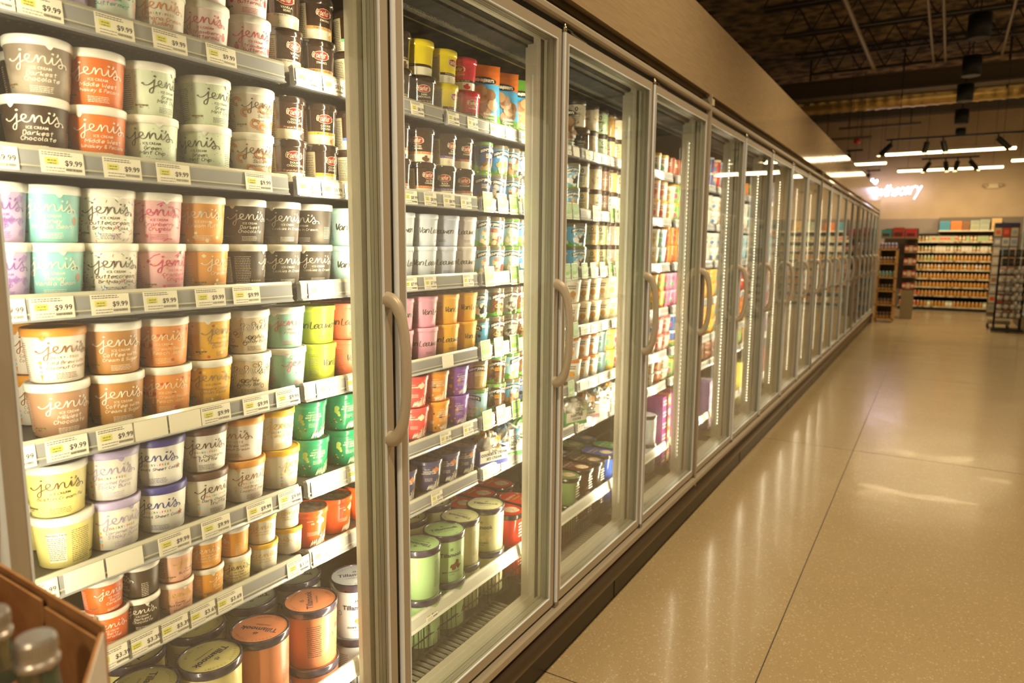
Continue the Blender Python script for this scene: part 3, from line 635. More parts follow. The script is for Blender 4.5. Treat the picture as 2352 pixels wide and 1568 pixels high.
def atub(key):
    if key in MESH: return MESH[key]
    c, _ = AV[key]; h = .102; SX, SY = 1.0, .70; b = MB(); bm = mat(c, .2, coat=.5)
    b.lathe([(.066, 0), (.069, .002), (.078, h)], bm, 56, sx=SX, sy=SY, sq=2.6)
    face = mat('e9dfc6', .3)
    for i in range(5):
        y0 = -.018; z = .030+i*.011
        b.add([(.0765, y0, z), (.0765, y0+.036*(1-.1*(i % 3)), z), (.0772, y0+.036*(1-.1*(i % 3)), z+.005), (.0772, y0, z+.005)], [(0, 1, 2, 3)], face)
    body = b.mesh('tub_body'); l = MB(); zt = h+.010; rim = mat('1c1a1c', .25, coat=.3)
    l.lathe([(.080, h-.008), (.082, h-.006), (.082, zt-.001), (.080, zt), (.077, zt), (.076, zt-.002)], rim, 56, sx=SX, sy=SY, sq=2.6)
    l.lathe([(.0001, zt-.0018), (.076, zt-.0018)], mat(c, .3, coat=.3), 56, sx=SX, sy=SY, sq=2.6)
    cr = mat('f2e6cc', .35)
    v, f = hand("Alden's", .016, .13, .25, 2, thick); l.add([(y*1-.04, x+.0, zt-.0012) for x, y in v], f, cr)
    n = 18; rr = random.Random(5); blob = [(0, 0)]+[((.030+.003*rr.uniform(-1, 1))*math.cos(2*PI*i/n), (.026+.003*rr.uniform(-1, 1))*math.sin(2*PI*i/n)) for i in range(n)]
    l.add([(.030+x*.95, .008+y, zt-.0010) for x, y in blob], [(0, 1+i, 1+(i+1) % n) for i in range(n)], noise_mat('scoop_print', 'b08a66', 'e8d2b4', 60, .4, 5, .3, .7))
    l.add([(-.018, -.028, zt-.0012), (-.010, -.028, zt-.0012), (-.010, .022, zt-.0012), (-.018, .022, zt-.0012)], [(0, 1, 2, 3)], mat('c9a83a' if key != 'a_brown' else 'a85a9a', .35))
    MESH[key] = (body, l.mesh('tub_lid'), zt, .078); return MESH[key]
PLAIN = {}
def ptub(key):                                                       # 'p:body:lid:kind' plain-printed tubs of the farther doors
    if key in MESH: return MESH[key]
    _, c, lc, kd, words = key.split(':'); h, r0, r1 = {'t': (.088, .036, .0395), 'p': (.078, .036, .0425), 's': (.048, .034, .038), 'w': (.082, .036, .043)}[kd]
    t = Tub(r0, r1, h); shell(t, mat(c, .3, coat=.3), 32); dark = sum(hexc(c)) < 1.3
    ink = mat('f2e8d4' if dark else '4a3a34', .4); acc = mat('b88a48' if 'pale' in words or 'cream printed' in words or 'tan' in words else random.choice(['e0457a', 'e8a03a', '5a9a6a', 'b5402c', '3f6fae']), .4)
    t.blob(.1, h*.42, h*.16, acc, 1, seed=hash_(key), rough=.12)
    t.put(bars(.034, 2, h*.11, h*.06, key), ink, .05, h*.78, 2); t.put(bars(.026, 3, h*.07, h*.025, key+'q'), ink, .05, h*.22, 2)
    for i in range(12): t.blob(random.uniform(-PI, PI), random.uniform(.1, .9)*h, .0025, acc, 1, seed=i, rough=.3)
    lm = mat(lc, .25, coat=.4)
    MESH[key] = (t.b.mesh('tub_body'), lid_mesh('tub_lid', r1+.002, h-.002, h+.011, lm, lm), h+.011, r1+.002); return MESH[key]
def get(key):
    if key.startswith('m_') or key in J: return jtub(key)
    return {'g': gtub, 'v': vtub, 'k': mtub, 'b': btub, 'l': ltub, 't': ttub, 'a': atub, 'p': ptub}[key[0]](key)
def words(key):
    if key in J: return J[key][7]+(' small ice cream cup' if key.startswith('m_') else ' ice cream pint')
    if key[0] == 'g': return GV[key][3]
    if key[0] == 'v': return VV[key][1]+' ice cream pint'
    if key[0] == 'k': return MV[key][2]+' ice cream tub'
    if key[0] == 'b': return BV[key][2]+' pint'
    if key[0] == 'l': return LV[key][2]+' gelato jar'
    if key[0] == 't': return TV[key][1]+' large round tub'
    if key[0] == 'a': return AV[key][1]+' oval tub'
    return key.split(':')[4]+' tub'

# ================================================================== the setting
FL = MB(); FL.box(-6, 9, -5, 19.9, -.05, 0, floor_mat())
fl = struct('floor', FL)
jm = mat((.22, .17, .12), .5, name='joint_filler'); t1 = MB()
t1.box(.5895, .5935, -5, 19.5, .0, .0006, jm); struct('trim_1', t1)
for i, y in enumerate((-1.5, 1.93, 5.38, 8.85, 12.3, 15.8)):
    t = MB(); t.box(-.1, 4, y-.0018, y+.0018, 0, .0006, jm); struct('trim_%d' % (i+2), t)
WALLC = noise_mat('painted_wall', 'b79d77', 'bda37d', 3, .6, 2)
w = MB(); w.box(-8, 9, 19.9, 20.1, 0, 4.62, WALLC); struct('wall_back', w)
w = MB(); w.box(-3, .98, 19.86, 19.9, 0, 2.16, mat('8f8070', .6)); struct('trim_21', w)
w = MB(); w.box(-1.0, .004, -2, 15.13, 2.152, 2.50, noise_mat('woodgrain_laminate', 'a38e72', 'b09b7e', 230, .09, 6, .35, .65, (1, .03, 1), coat=.0)); struct('wall_left', w); MATS[('woodgrain_laminate', 'n')].node_tree.nodes['Principled BSDF'].inputs['Specular IOR Level'].default_value = .3
w = MB(); w.box(-3.2, -3.0, -4, 20, 2.2, 5.1, mat('4a3a26', .8)); struct('wall_left_far', w)
CE = noise_mat('sprayed_ceiling', '453826', 'a8906a', 5, .95, 9, .38, .72, bump=1)
w = MB(); w.box(-8, 9, -4, 20, 5.05, 5.2, CE); struct('ceiling', w)
w = MB(); w.box(-8, 9, 19.55, 19.9, 4.6, 4.86, mat('5f574a', .7)); struct('trim_20', w)
JOI = mat('33291c', .7, name='painted_joist')
ORD = ['first', 'second', 'third', 'fourth', 'fifth', 'sixth', 'seventh', 'eighth', 'ninth', 'tenth', 'eleventh', 'twelfth']
for i, y in enumerate((3.2, 4.6, 6.0, 7.4, 8.8, 10.23, 11.64, 13.2, 14.4)):
    o = thing('roof_joist', 'open web steel roof joist, %s along the dark ceiling from the near end' % ORD[i], 'joist', (-1.25, y, 4.6), 0, 'ceiling joists')
    m = MB(); m.box(0, 8, -.03, .03, 0, .035, JOI); link('bottom_chord', m.mesh('chord'), o)
    m = MB(); m.box(-.3, 8, -.03, .03, .38, .42, JOI); link('top_chord', m.mesh('chord'), o)
    m = MB()
    for j in range(20): x = j*.4; m.tube([(x, 0, .03), (x+.2, 0, .39)], .011, JOI, 5); m.tube([(x+.2, 0, .39), (x+.4, 0, .03)], .011, JOI, 5)
    link('web', m.mesh('web'), o)
for i, (x, r) in enumerate(((-.35, .035), (.55, .02), (.72, .02), (1.5, .02))):
    m = MB(); m.tube([(x, 3, 4.56), (x+.15, 14.3, 4.56)], r, mat('8f7d60', .5), 8)
    tag(link('ceiling_pipe', m.mesh('pipe')), ['thick pale pipe running along the aisle under the dark ceiling', 'left thin conduit of the close pair under the roof joists', 'right thin conduit of the close pair under the roof joists', 'lone thin conduit near the pendant row under the ceiling'][i], 'pipe', 'pipes under the ceiling')
m = MB(); m.box(-3, 7, 14.75, 15.0, 4.26, 4.54, mat('54442c', .6)); m.box(-3, 7, 14.68, 15.07, 4.52, 4.56, mat('54442c', .6)); m.box(-3, 7, 14.68, 15.07, 4.24, 4.28, mat('54442c', .6))
tag(link('steel_beam', m.mesh('beam')), 'brown steel beam crossing the ceiling in front of the metal duct', 'beam')
m = MB(); prof = []
for i in range(201): x = -3+i*.05; prof.append((.2+(.012 if i % 4 == 0 else 0), x))
m.lathe(prof, mat('a8905c', .3, .85, name='galvanised_duct'), 28, (0, 15.4, 4.26), axis='x')
dct = thing('air_duct', 'round ribbed galvanised air duct crossing below the ceiling', 'duct'); link('duct_body', m.mesh('duct'), dct)
for x in (-1.4, .2, 1.8, 3.4): m = MB(); m.box(x, x+.03, 15.17, 15.20, 4.2, 5.05, JOI); link('hanger_strap', m.mesh('strap'), dct)
for i, (x0, y, z, x1) in enumerate(((-1.1, 17.6, 4.08, .5), (-1.4, 16.6, 3.72, -.35))):
    m = MB(); m.tube([(x0, y, z), (x1, y, z)], .03, mat('6b5c46', .5), 8); m.tube([(x0+.2, y, z), (x0+.2, y, 5.06)], .008, JOI, 5); m.tube([(x1-.2, y, z), (x1-.2, y, 5.06)], .008, JOI, 5)
    tag(link('sprinkler_pipe', m.mesh('pipe')), ['upper hanging sprinkler pipe in front of the end wall', 'lower hanging sprinkler pipe beside the top of the bulkhead'][i], 'pipe')
al = thing('fire_alarm', 'small red fire alarm beacon hanging from the sprinkler pipe', 'alarm', (-.62, 16.6, 3.62)); m = MB(); m.lathe([(.02, -.02), (.07, 0), (.06, .06), (.02, .07)], mat('c8341f', .4), 14); link('beacon', m.mesh('beacon'), al)
m = MB(); m.tube([(0, 0, .06), (0, 0, .12)], .012, JOI, 6); link('stem', m.mesh('stem'), al)

# ---------------------------------------------------------------- lamps over the aisle
BLK = mat('0c0a08', .6, name='black_lamp_shell'); GLOW = mat((1, .86, .62), .5, emit=9, name='lamp_lens'); TUBE = mat((1, .88, .66), .5, emit=11, name='linear_lamp')
pend = []
m = MB(); m.lathe([(.115, .03), (.125, .03), (.125, .31), (.02, .31), (.02, .30), (.115, .30)], BLK, 28); shell_me = m.mesh('pendant_shell')
m = MB(); m.lathe([(.0001, .012), (.03, .012)], GLOW, 16); lens_me = m.mesh('pendant_lens')
m = MB(); m.tube([(0, 0, .34), (0, 0, 1.1)], .008, BLK, 6); cord_me = m.mesh('pendant_cord')
for i, (x, y) in enumerate(((1.22, -2.2), (1.22, .2), (1.22, 2.6), (1.22, 5.2), (1.22, 7.8), (1.231, 10.53), (1.226, 12.68), (1.20, 14.75), (1.214, 17.3), (1.24, 19.0))):
    o = thing('pendant_lamp', 'black cylindrical pendant lamp over the aisle, %s from the near end' % ORD[i], 'lamp', (x, y, 3.93), 0, 'pendant lamps over the aisle')
    _s = link('lamp_shade', shell_me, o)
    if i == 9: _s.scale = (.8, .8, .6)
    link('lens', lens_me, o, (.02, -.02, .06)); link('cord', cord_me, o)
def linlamp(x0, x1, y, z, lab, n=1):
    o = thing('linear_lamp', lab, 'lamp', ((x0+x1)/2, y, z), 0, 'linear lamps near the end wall'); L = x1-x0
    m = MB(); m.box(-L/2, L/2, -.03, .03, .012, .06, mat('d8cbb0', .5)); link('lamp_housing', m.mesh('housing'), o)
    m = MB()
    for k in range(n): a = -L/2+L*k/n+.01; m.box(a, a+L/n-.02, -.025, .025, -.02, .012, TUBE)
    link('lamp_tube', m.mesh('tube'), o)
    for q in (-L*.4, L*.4): m = MB(); m.tube([(q, 0, .06), (q, 0, 5.05-z)], .003, BLK, 4); link('cord', m.mesh('cord'), o)
    area('linear_light', ((x0+x1)/2, y, z-.04), (0, 0, -1), L, .06, 11*L, HALL_C)
linlamp(.07, 1.98, 14.3, 3.08, 'longest glowing linear lamp, hanging behind the track with five spots', 2)
_a, _b = on_y(1955, 378, 15.9), on_y(2037, 372, 15.9)
linlamp(_a.x, _b.x, 15.9, _a.z, 'short glowing linear lamp partly hidden by the bulkhead edge')
linlamp(.14, 2.0, 17.2, 3.06, 'glowing linear lamp hanging lowest, in front of the end wall', 2)
linlamp(2.05, 3.4, 16.3, 3.08, 'glowing linear lamp cut off by the right edge')
def track(x0, x1, y, z, heads, lab, lo=0):
    o = thing('track_light', lab, 'track light', ((x0+x1)/2, y, z)); L = x1-x0
    m = MB(); m.box(-L/2, L/2, -.018, .018, 0, .03, BLK); link('track_bar', m.mesh('bar'), o)
    for q in (-L*.42, L*.42): m = MB(); m.tube([(q, 0, .03), (q, 0, 5.05-z)], .003, BLK, 4); link('cord', m.mesh('cord'), o)
    for q, tl in heads:
        h = MB(); h.tube([(0, 0, 0), (0, 0, -.07)], .012, BLK, 6); h.tube([(0, 0, -.06), (tl*.16, -.05, -.24)], .042, BLK, 12)
        ho = link('spot_head', h.mesh('head'), o, (q-(x0+x1)/2, 0, 0)); g = MB(); g.lathe([(.0001, 0), (.038, 0)], GLOW, 12, (tl*.165, -.054, -.246)); link('lens', g.mesh('lens'), ho)
track(.12, 2.4, 13.6, 3.22, ((.2, -1), (.72, -.2), (.94, .3), (1.68, 1), (2.22, 1)), 'black track bar carrying five spot heads above the longest linear lamp')
track(.60, 1.54, 16.1, 3.15, ((.74, -.6), (1.0, .2), (1.2, -.2), (1.40, .8)), 'short black track with four spots between the linear lamps')
for (xa, xb, py_, Y, w_) in ((1944, 1982, 351, 14.5, 'upper'), (1990, 2022, 396, 16.8, 'lower')):
    a_, b_ = on_y(xa, py_, Y), on_y(xb, py_-3, Y)
    track(a_.x, b_.x, Y, a_.z+.02, ((a_.x+.05, -.4),), 'black track with one spot peeking above the bulkhead edge, %s one' % w_)
for x in (.2, 1.2, 2.2):                                               # the wash the spots throw on the end wall
    d = bpy.data.lights.new('wall_wash', 'SPOT'); d.energy = 105; d.color = (1, .76, .45); d.spot_size = math.radians(95); d.spot_blend = 1; d.shadow_soft_size = .05
    o = bpy.data.objects.new('wall_wash', d); COL.objects.link(o); o.location = (x, 17.4, 3.0); o.rotation_euler = Vector((0, 1, -.55)).to_track_quat('-Z', 'Y').to_euler()
# neon sign
NEON = mat((.93, .88, 1), .4, emit=12, name='neon_tube'); sg = thing('neon_sign', 'glowing white script neon sign on the end wall above the shelves', 'sign', (-.40, 19.62, 2.74))
for wd, h, x, z, nm in (('the', .13, -.08, .27, 'small_word'), ('apothecary', .25, .37, -.02, 'large_word')):
    m = MB(); xx = 0; segs = []
    for ch in wd:
        g = G[ch]; mx = 0
        for st in g.split():
            pts = smooth_path([(int(st[i])/6, (int(st[i+1])-3)/6) for i in range(0, len(st), 2)], 3); mx = max(mx, max(q[0] for q in pts)); segs.append([(xx+a+b*.3, b) for a, b in pts])
        xx += mx+.12
    for s_ in segs: m.tube([(x+(a-xx/2)*h*.56, 0, z+b*h+(a-xx/2)*h*.035) for a, b in s_], .010 if h > .2 else .007, NEON, 6)
    link(nm, m.mesh('neon'), sg)
m = MB(); m.box(-.5, -.47, .02, .28, .3, .33, BLACK); m.box(.6, .63, .02, .28, 0, .03, BLACK); link('bracket', m.mesh('bracket'), sg)
eb = thing('exit_light', 'pale twin-head emergency light high on the end wall', 'emergency light', (1.97, 19.86, 2.88)); m = MB(); m.box(-.12, .12, -.06, .04, -.05, .05, mat('c9b48c', .5)); link('housing', m.mesh('h'), eb)
m = MB(); [m.lathe([(.02, -.02), (.06, .0), (.05, .05), (.01, .06)], mat('b5a178', .5), 12, (q, -.07, .0)) for q in (-.13, .16)]; link('lamp_head', m.mesh('h'), eb)

# ---------------------------------------------------------------- freezer cases
X0, X1 = -.045, 0.0
ZB, ZT = .250, 2.056
ZS = [1.774, 1.552, 1.332, 1.110, .890, .728]
P = .775
def door_meshes():
    y0, y1, w_, wt = .006, P-.016, .024, .030
    f = MB()
    f.box(X0, X1, y0, y0+w_, ZB, ZT, ALU); f.box(X0, X1, y1-w_, y1, ZB, ZT, ALU)
    f.box(X0, X1, y0+w_, y1-w_, ZB, ZB+wt, ALU); f.box(X0, X1, y0+w_, y1-w_, ZT-wt, ZT, ALU)
    SPC = mat((.66, .65, .57), .45, name='glazing_spacer')
    for k, (xa, xb, m_, d) in enumerate(((-.0035, .0012, ALU_L, .003), (-.045, -.0035, SPC, .0008), (-.0135, -.0125, GASKET, .0012), (-.0245, -.0238, GASKET, .0012), (-.0345, -.0338, GASKET, .0012))):   # beads and seals of the glazing
        a0, a1, b0, b1 = y0+w_, y1-w_, ZB+wt, ZT-wt
        f.box(xa, xb, a0, a0+d, b0, b1, m_); f.box(xa, xb, a1-d, a1, b0, b1, m_); f.box(xa, xb, a0+d, a1-d, b0, b0+d, m_); f.box(xa, xb, a0+d, a1-d, b1-d, b1, m_)
    g = MB(); g.box(-.034, -.012, y0+w_, y1-w_, ZB+wt, ZT-wt, GLASS)
    h = MB(); pts = [(-.001, 1.000), (.012, 1.002), (.026, 1.014), (.038, 1.040), (.0465, 1.085), (.0495, 1.152), (.0465, 1.22), (.038, 1.265), (.026, 1.291), (.012, 1.303), (-.001, 1.305)]
    sp = smooth_path(pts, 3); n = len(sp)
    rr = [.0122+.0065*max(0, 1-min(i, n-1-i)/10) for i in range(n)]
    h.tube([(a, y1-.0135, b) for a, b in sp], rr, HANDLE, 16, sy=.82)
    r = MB(); r.lathe([(.0062, ZB+.004), (.0062, ZT-.004)], ALU_L, 16, (.0, .0005, 0)); 
    p = MB(); p.lathe([(.005, ZT-.004), (.0085, ZT-.002), (.0085, ZT+.010), (.005, ZT+.012), (.003, ZT+.026)], STEEL, 12, (0, .0005, 0)); p.box(-.02, .004, .01, .05, ZT+.006, ZT+.010, STEEL); p.tube([(-.004, .05, ZT+.008), (-.006, .10, ZT+.006), (-.008, .17, ZT+.006)], .003, STEEL, 6)
    hb = MB(); hb.box(-.03, .006, -.012, .014, ZB-.010, ZB+.003, STEEL)
    b = MB(); b.box(X0-.003, X0+.002, y0+.002, y0+w_+.0, ZB+.002, ZT-.002, GASKET)
    return [q.mesh(nm) for q, nm in ((f, 'door_frame'), (g, 'glass_pane'), (h, 'handle'), (r, 'hinge_rod'), (p, 'hinge_pin'), (hb, 'hinge_bracket'))]
DM = door_meshes()
def mull_mesh():
    m = MB(); m.box(-.076, -.052, -.050, .050, ZB-.01, ZT+.01, CREAM); m.box(-.125, -.076, -.012, .012, ZB-.01, ZT+.01, CREAM); m.box(-.052, -.040, -.012, .003, ZB, ZT, GASKET)
    l = MB(); hs = mat((.8, .8, .78), .3, name='led_board'); dots = mat((1, .93, .78), .5, emit=15, name='led_dot'); dots.cycles.emission_sampling = 'NONE'
    for s in (-1, 1):
        l.box(-.100, -.079, s*.013-.001, s*.013+.001, .33, 1.94, hs)
        for i in range(80): z = .345+i*.02; l.box(-.0865, -.0825, s*.016-.0022, s*.016+.0022, z, z+.007, dots)
    return m.mesh('upright'), l.mesh('led')
MM = mull_mesh()
RAIL = mat((.60, .60, .61), .2, coat=.7, name='tag_rail_plastic'); RAILIP = mat((.74, .72, .64), .3, coat=.4, name='tag_rail_lip'); SHELF = mat((.12, .11, .095), .5, .3, name='shelf_steel'); SHELFT = mat((.33, .30, .26), .5, .2, name='shelf_top_wire')
RAILW = mat((.86, .85, .80), .2, coat=.5, name='white_rail')
def shelf_mesh(L, under=True):
    m = MB(); m.box(-.66, -.172, .004, L-.004, -.012, -.004, SHELF); m.box(-.66, -.172, .004, L-.004, -.004, -.0005, SHELFT)
    m.box(-.185, -.172, .004, L-.004, -.030, -.012, SHELF)
    if under:
        hole = mat((.42, .40, .35), .5, name='punched_edge')
        for i in range(int(L/.016)):
            for X, o_ in ((-.19, 0), (-.26, .5)): m.add([(X, .01+(i+o_)*.016-.003, -.0125), (X, .01+(i+o_)*.016+.003, -.0125), (X-.006, .01+(i+o_)*.016, -.0125)], [(0, 1, 2)], hole)
    r = MB(); prof = [(-.172, .010), (-.163, .012), (-.159, .007), (-.1585, .003), (-.1575, -.024), (-.153, -.0275), (-.153, -.0295), (-.166, -.0295), (-.170, -.026)]
    r.prism(prof, .004, L-.004, RAIL); r.prism([(-.1725, .0095), (-.1625, .0125), (-.1585, .0075), (-.1588, .0045), (-.163, .0075), (-.172, .0055)], .0035, L-.0035, RAILIP)
    r.prism([(-.1582, -.0165), (-.1566, -.0165), (-.1562, -.019), (-.1578, -.019)], .004, L-.004, RAILIP)
    return m.mesh('shelf'), r.mesh('price_rail')
SMC = {}
def shelf(par, y0, y1, z, i):
    k = (round(y1-y0, 3), i < 2)
    if k not in SMC: SMC[k] = shelf_mesh(*k)
    s = link('shelf', SMC[k][0], par, (0, y0, z)); link('price_rail', SMC[k][1], s)
def basket(par, y0, y1):
    m = MB(); m.box(-.66, -.150, y0+.01, y1-.01, .280, .289, BLACK); n = int((y1-y0)/.022)
    for i in range(n): y = y0+.01+i*(y1-y0-.02)/n; m.box(-.1505, -.1485, y, y+.0016, .285, .392, BLACK)
    m.box(-.151, -.1475, y0+.01, y1-.01, .33, .333, BLACK)
    s = link('wire_basket', m.mesh('basket'), par); r = MB()
    r.prism([(-.158, .414), (-.150, .417), (-.146, .411), (-.140, .385), (-.135, .379), (-.137, .376), (-.152, .378), (-.156, .383)], y0+.012, y1-.012, RAILW); link('price_rail', r.mesh('rail'), s)
BAYS = {0: [-.35, .335, 1.03, 1.727, 2.395, 3.07, 3.47]}
CASELAB = ['nearest five-door freezer case filled with ice cream tubs', 'second five-door freezer case, between the joint posts beyond the nearest', 'third freezer case in the row, its doors mirroring the aisle', 'farthest freezer case ending beside the wooden display shelf']
BAND = mat((.22, .18, .13), .07, .8, name='dark_mirror_band'); TOE = mat((.15, .115, .07), .3, name='toe_kick_board'); BUMP = mat((.28, .22, .15), .28, .3, name='bumper_metal')
GRL = mat((.80, .77, .68), .35, .6, name='grille_slats'); CANC = mat('cfc6ae', .5, name='canopy_cream'); SPK = noise_mat('speckled_strip', '1d1914', '8d8572', 330, .5, 2, .42, .58)
for c in range(4):
    k0, k1 = -2+5*c, 3+5*c; ya, yb = yk(k0), yk(k1)-.002
    case = thing('freezer_case', CASELAB[c], 'freezer', (0, ya, 0), 0, 'freezer cases along the aisle'); case.location = (0, 0, 0)
    for k in range(k0, k1):
        d = link('door', DM[0], case, (0, yk(k), 0)); link('glass_pane', DM[1], d); link('handle', DM[2], d); link('hinge_rod', DM[3], d); link('hinge_pin', DM[4], d); link('hinge_bracket', DM[5], d)
    for k in range(k0, k1+1):
        if k == k1 and c < 3: continue
        u = link('upright', MM[0], case, (0, yk(k), 0)); link('led_strip', MM[1], u)
    m = MB()
    m.box(-.05, -.012, ya, yb, ZT+.004, 2.080, BLACK); link('hinge_channel', m.mesh('channel'), case)
    m = MB(); m.prism([(-.05, 2.080), (.004, 2.080), (.010, 2.085), (.010, 2.098), (.004, 2.106), (-.05, 2.106)], ya, yb, ALU); link('header_rail', m.mesh('header'), case)
    m = MB(); m.prism([(-.05, 2.107), (.004, 2.107), (-.016, 2.151), (-.05, 2.151)], ya, yb, BAND, smooth=False)
    for y in (ya+1.6, ya+2.0): pass
    link('mirror_band', m.mesh('band'), case)
    m = MB(); m.prism([(-.05, .238), (-.030, .238), (-.028, .247), (-.05, .247)], ya, yb, GASKET); m.prism([(-.05, .206), (.012, .206), (.016, .212), (.016, .232), (.010, .238), (-.05, .238)], ya, yb, ALU); link('base_sill', m.mesh('sill'), case)
    m = MB(); pr = [(-.05, .204)]+[(-.012+.036*math.sin(a), .160+.044*math.cos(a)) for a in [i*PI/10 for i in range(11)]]+[(-.05, .116)]; m.prism(pr, ya, yb, BUMP, smooth=True); link('bumper', m.mesh('bumper'), case)
    m = MB(); m.box(-.05, -.040, ya, yb, .085, .13, BLACK); m.box(-.06, -.028, ya, yb, 0, .088, TOE)
    for q in (ya+1.15, ya+2.9): m.box(-.03, -.0265, q, q+.004, .004, .085, BLACKM)
    link('toe_kick', m.mesh('toe'), case)
    m = MB(); m.box(-.80, -.76, ya, yb, .1, 2.1, BLACKM); m.box(-.76, -.66, ya, yb, .24, .30, BLACK); link('back_panel', m.mesh('back'), case)
    m = MB(); m.box(-.11, -.055, ya, yb, .20, .262, CREAM); m.box(-.66, -.205, ya, yb, .17, .238, mat((.17, .15, .12), .45, name='deck_pan')); m.box(-.205, -.11, ya, yb, .12, .17, BLACK); dk = link('bottom_deck', m.mesh('deck'), case)
    if c < 2:
        for k in range(k0, k1):
            if k < -1: continue
            m = MB(); a, b = yk(k)+.07, yk(k)+P-.07
            for i in range(int((b-a)/.021)): m.box(-.198, -.122, a+i*.021, a+i*.021+.0022, .238, .248, GRL)
            m.box(-.202, -.198, a, b, .232, .251, STEEL); m.box(-.122, -.118, a, b, .232, .251, STEEL); link('air_grille', m.mesh('grille'), dk)
    m = MB(); m.box(-.092, -.055, ya, yb, 2.045, 2.08, CANC); m.box(-.096, -.092, ya, yb, 2.034, 2.08, BLACK); m.box(-.118, -.096, ya, yb, 2.030, 2.08, mat((.36, .34, .29), .4)); m.box(-.19, -.118, ya, yb, 2.022, 2.08, mat((.10, .09, .07), .6)); m.box(-.213, -.19, ya, yb, 2.018, 2.08, SPK)
    m.box(-.248, -.213, ya, yb, 2.021, 2.08, noise_mat('punched_plate', '050403', '2a251d', 420, .6, 1, .5, .55)); m.box(-.2495, -.248, ya, yb, 2.018, 2.08, mat('8a7f3a', .5)); m.box(-.76, -.2505, ya, yb, 2.05, 2.08, BLACKM); m.box(-.78, -.05, ya, yb, 2.08, 2.10, BLACK); link('canopy', m.mesh('canopy'), case)
    if c == 0:
        for i, z in enumerate(ZS):
            ys = [-.35, .335, 1.03, 1.56, 2.395, 3.07, 3.47] if i == 0 else BAYS[0]
            for a, b in zip(ys, ys[1:]): shelf(case, a+.008, b-.008, z, i)
        for a, b in ((-.35, 2.80), (2.80, 3.47)): basket(case, a, b)
    elif c == 1:
        for i, z in enumerate(ZS):
            for j in range(5): shelf(case, yk(3+j)+.03, yk(4+j)+.02, z, i)
        for j in range(5): basket(case, yk(3+j)+.03, yk(4+j)+.02)
    else:
        for i, z in enumerate(ZS): shelf(case, ya+.03, yb-.03, z, i)
    if c:                                                              # joint post between two cases
        m = MB(); m.box(-.05, .012, ya-.010, ya+.0045, .16, 2.155, ALU); link('joint_post', m.mesh('post'), case)
    if c in (0, 3):
        m = MB(); y = ya-.02 if c == 0 else yb; m.box(-.85, .006, y, y+.03, 0, 2.15, mat((.50, .46, .40), .4, .2)); link('end_panel', m.mesh('end'), case)
tg = MB(); tg.box(.0125, .0135, yk(3)-.004, yk(3)+.035, 2.105, 2.135, mat('cfc0a4', .5)); tag(link('rating_sticker', tg.mesh('sticker')), 'small pale sticker at the top of the first joint post', 'sticker')

# ================================================================== goods behind the doors
SH = ['top', 'second', 'third', 'fourth', 'fifth', 'sixth', 'bottom']
DOORW = ['nearest', 'second', 'third', 'fourth', 'fifth', 'sixth', 'seventh', 'eighth']
def yof(px, X, z):
    py = 700
    for _ in range(6): p = on_x(px, py, X); py = py_of((X, p.y, z))
    return p.y
def put(key, y, X, z, s, label, group, tilt=0, cat='ice cream tub'):
    b, l, hh, r = get(key)
    az = math.atan2(-y, CAMX-X)+(math.asin(s) if abs(s) <= 1 else s)
    if key in VV: az += 1.30
    if key[0] == 'a': az = s
    nm = ('ice_cream_cup' if key.startswith('m_') else 'ice_cream_pint') if key in J else {'v': 'ice_cream_pint', 'k': 'tapered_ice_cream_tub', 'g': 'wrapped_ice_cream_tub', 'b': 'wrapped_ice_cream_pint', 'p': 'printed_ice_cream_tub', 't': 'ice_cream_tub', 'l': 'gelato_jar', 'a': 'oval_ice_cream_tub'}[key[0]]
    o = thing(nm, label, cat, (X, y, z), az, group)
    link('carton', b, o); link('lid', l, o); return z+hh
def row(door, sh, cols, X=-.222, z=None, up='upper tier', lo='lower tier', start=0):
    # cols: (lower key, lower px, s, upper key, upper px, s)
    z = (ZS+[.290])[sh]+.0005 if z is None else z
    g = 'tubs on the %s shelf behind the %s glass door' % (SH[sh], DOORW[door])
    for i, c in enumerate(cols):
        k, px, s = c[:3]; Xc = c[6] if len(c) > 6 else X
        y = yof(px, Xc, z+.08) if px > 5 or px < 0 else px
        two = len(c) > 3 and c[3]
        h = put(k, y, Xc, z, s, '%s, %s, %s from left, %s shelf, %s door' % (words(k), lo if two else 'single tier', ORD[start+i], SH[sh], DOORW[door]), g)
        if two:
            k2, px2, s2 = c[3:6]; Xc2 = Xc
            put(k2, yof(px2, Xc2, h+.08), Xc2, h+.0003, s2, '%s, %s, %s from left, %s shelf, %s door' % (words(k2), up, ORD[start+i], SH[sh], DOORW[door]), g)
# ---- nearest door
row(0, 0, [('lavender', 128, .3, 'lavender', 124, .2), ('buttermint', 243, .12, 'buttermint', 240, 0), ('banana', 360, .12, 'banana', 357, .1), ('strawb', 466, .02, 'strawb', 463, .2), ('strawb', 566, .35, 'strawb', 561, .2),
           ('g_vanilla', 645, .68, 'g_vanilla', 640, .35), ('g_smores', 722, .35, 'g_smores', 718, .6), ('g_mint', 806, .6, 'g_mint', 803, .45)])
row(0, 1, [('dark', 79, -.02, 'frost', 86, 0), ('whiskey', 219, .18, 'whiskey', 215, .05), ('mint', 344, -.02, 'mint', 336, .72), ('mint', 472, -.38, 'mint', 470, .62), ('cinnamon', 574, .38, 'cinnamon', 575, .55),
           ('g_double', 656, .45, 'g_double', 652, .55), ('g_dough', 730, .75, 'g_dough', 727, .45), ('g_cc', 806, .8, 'g_cc', 804, .5)])
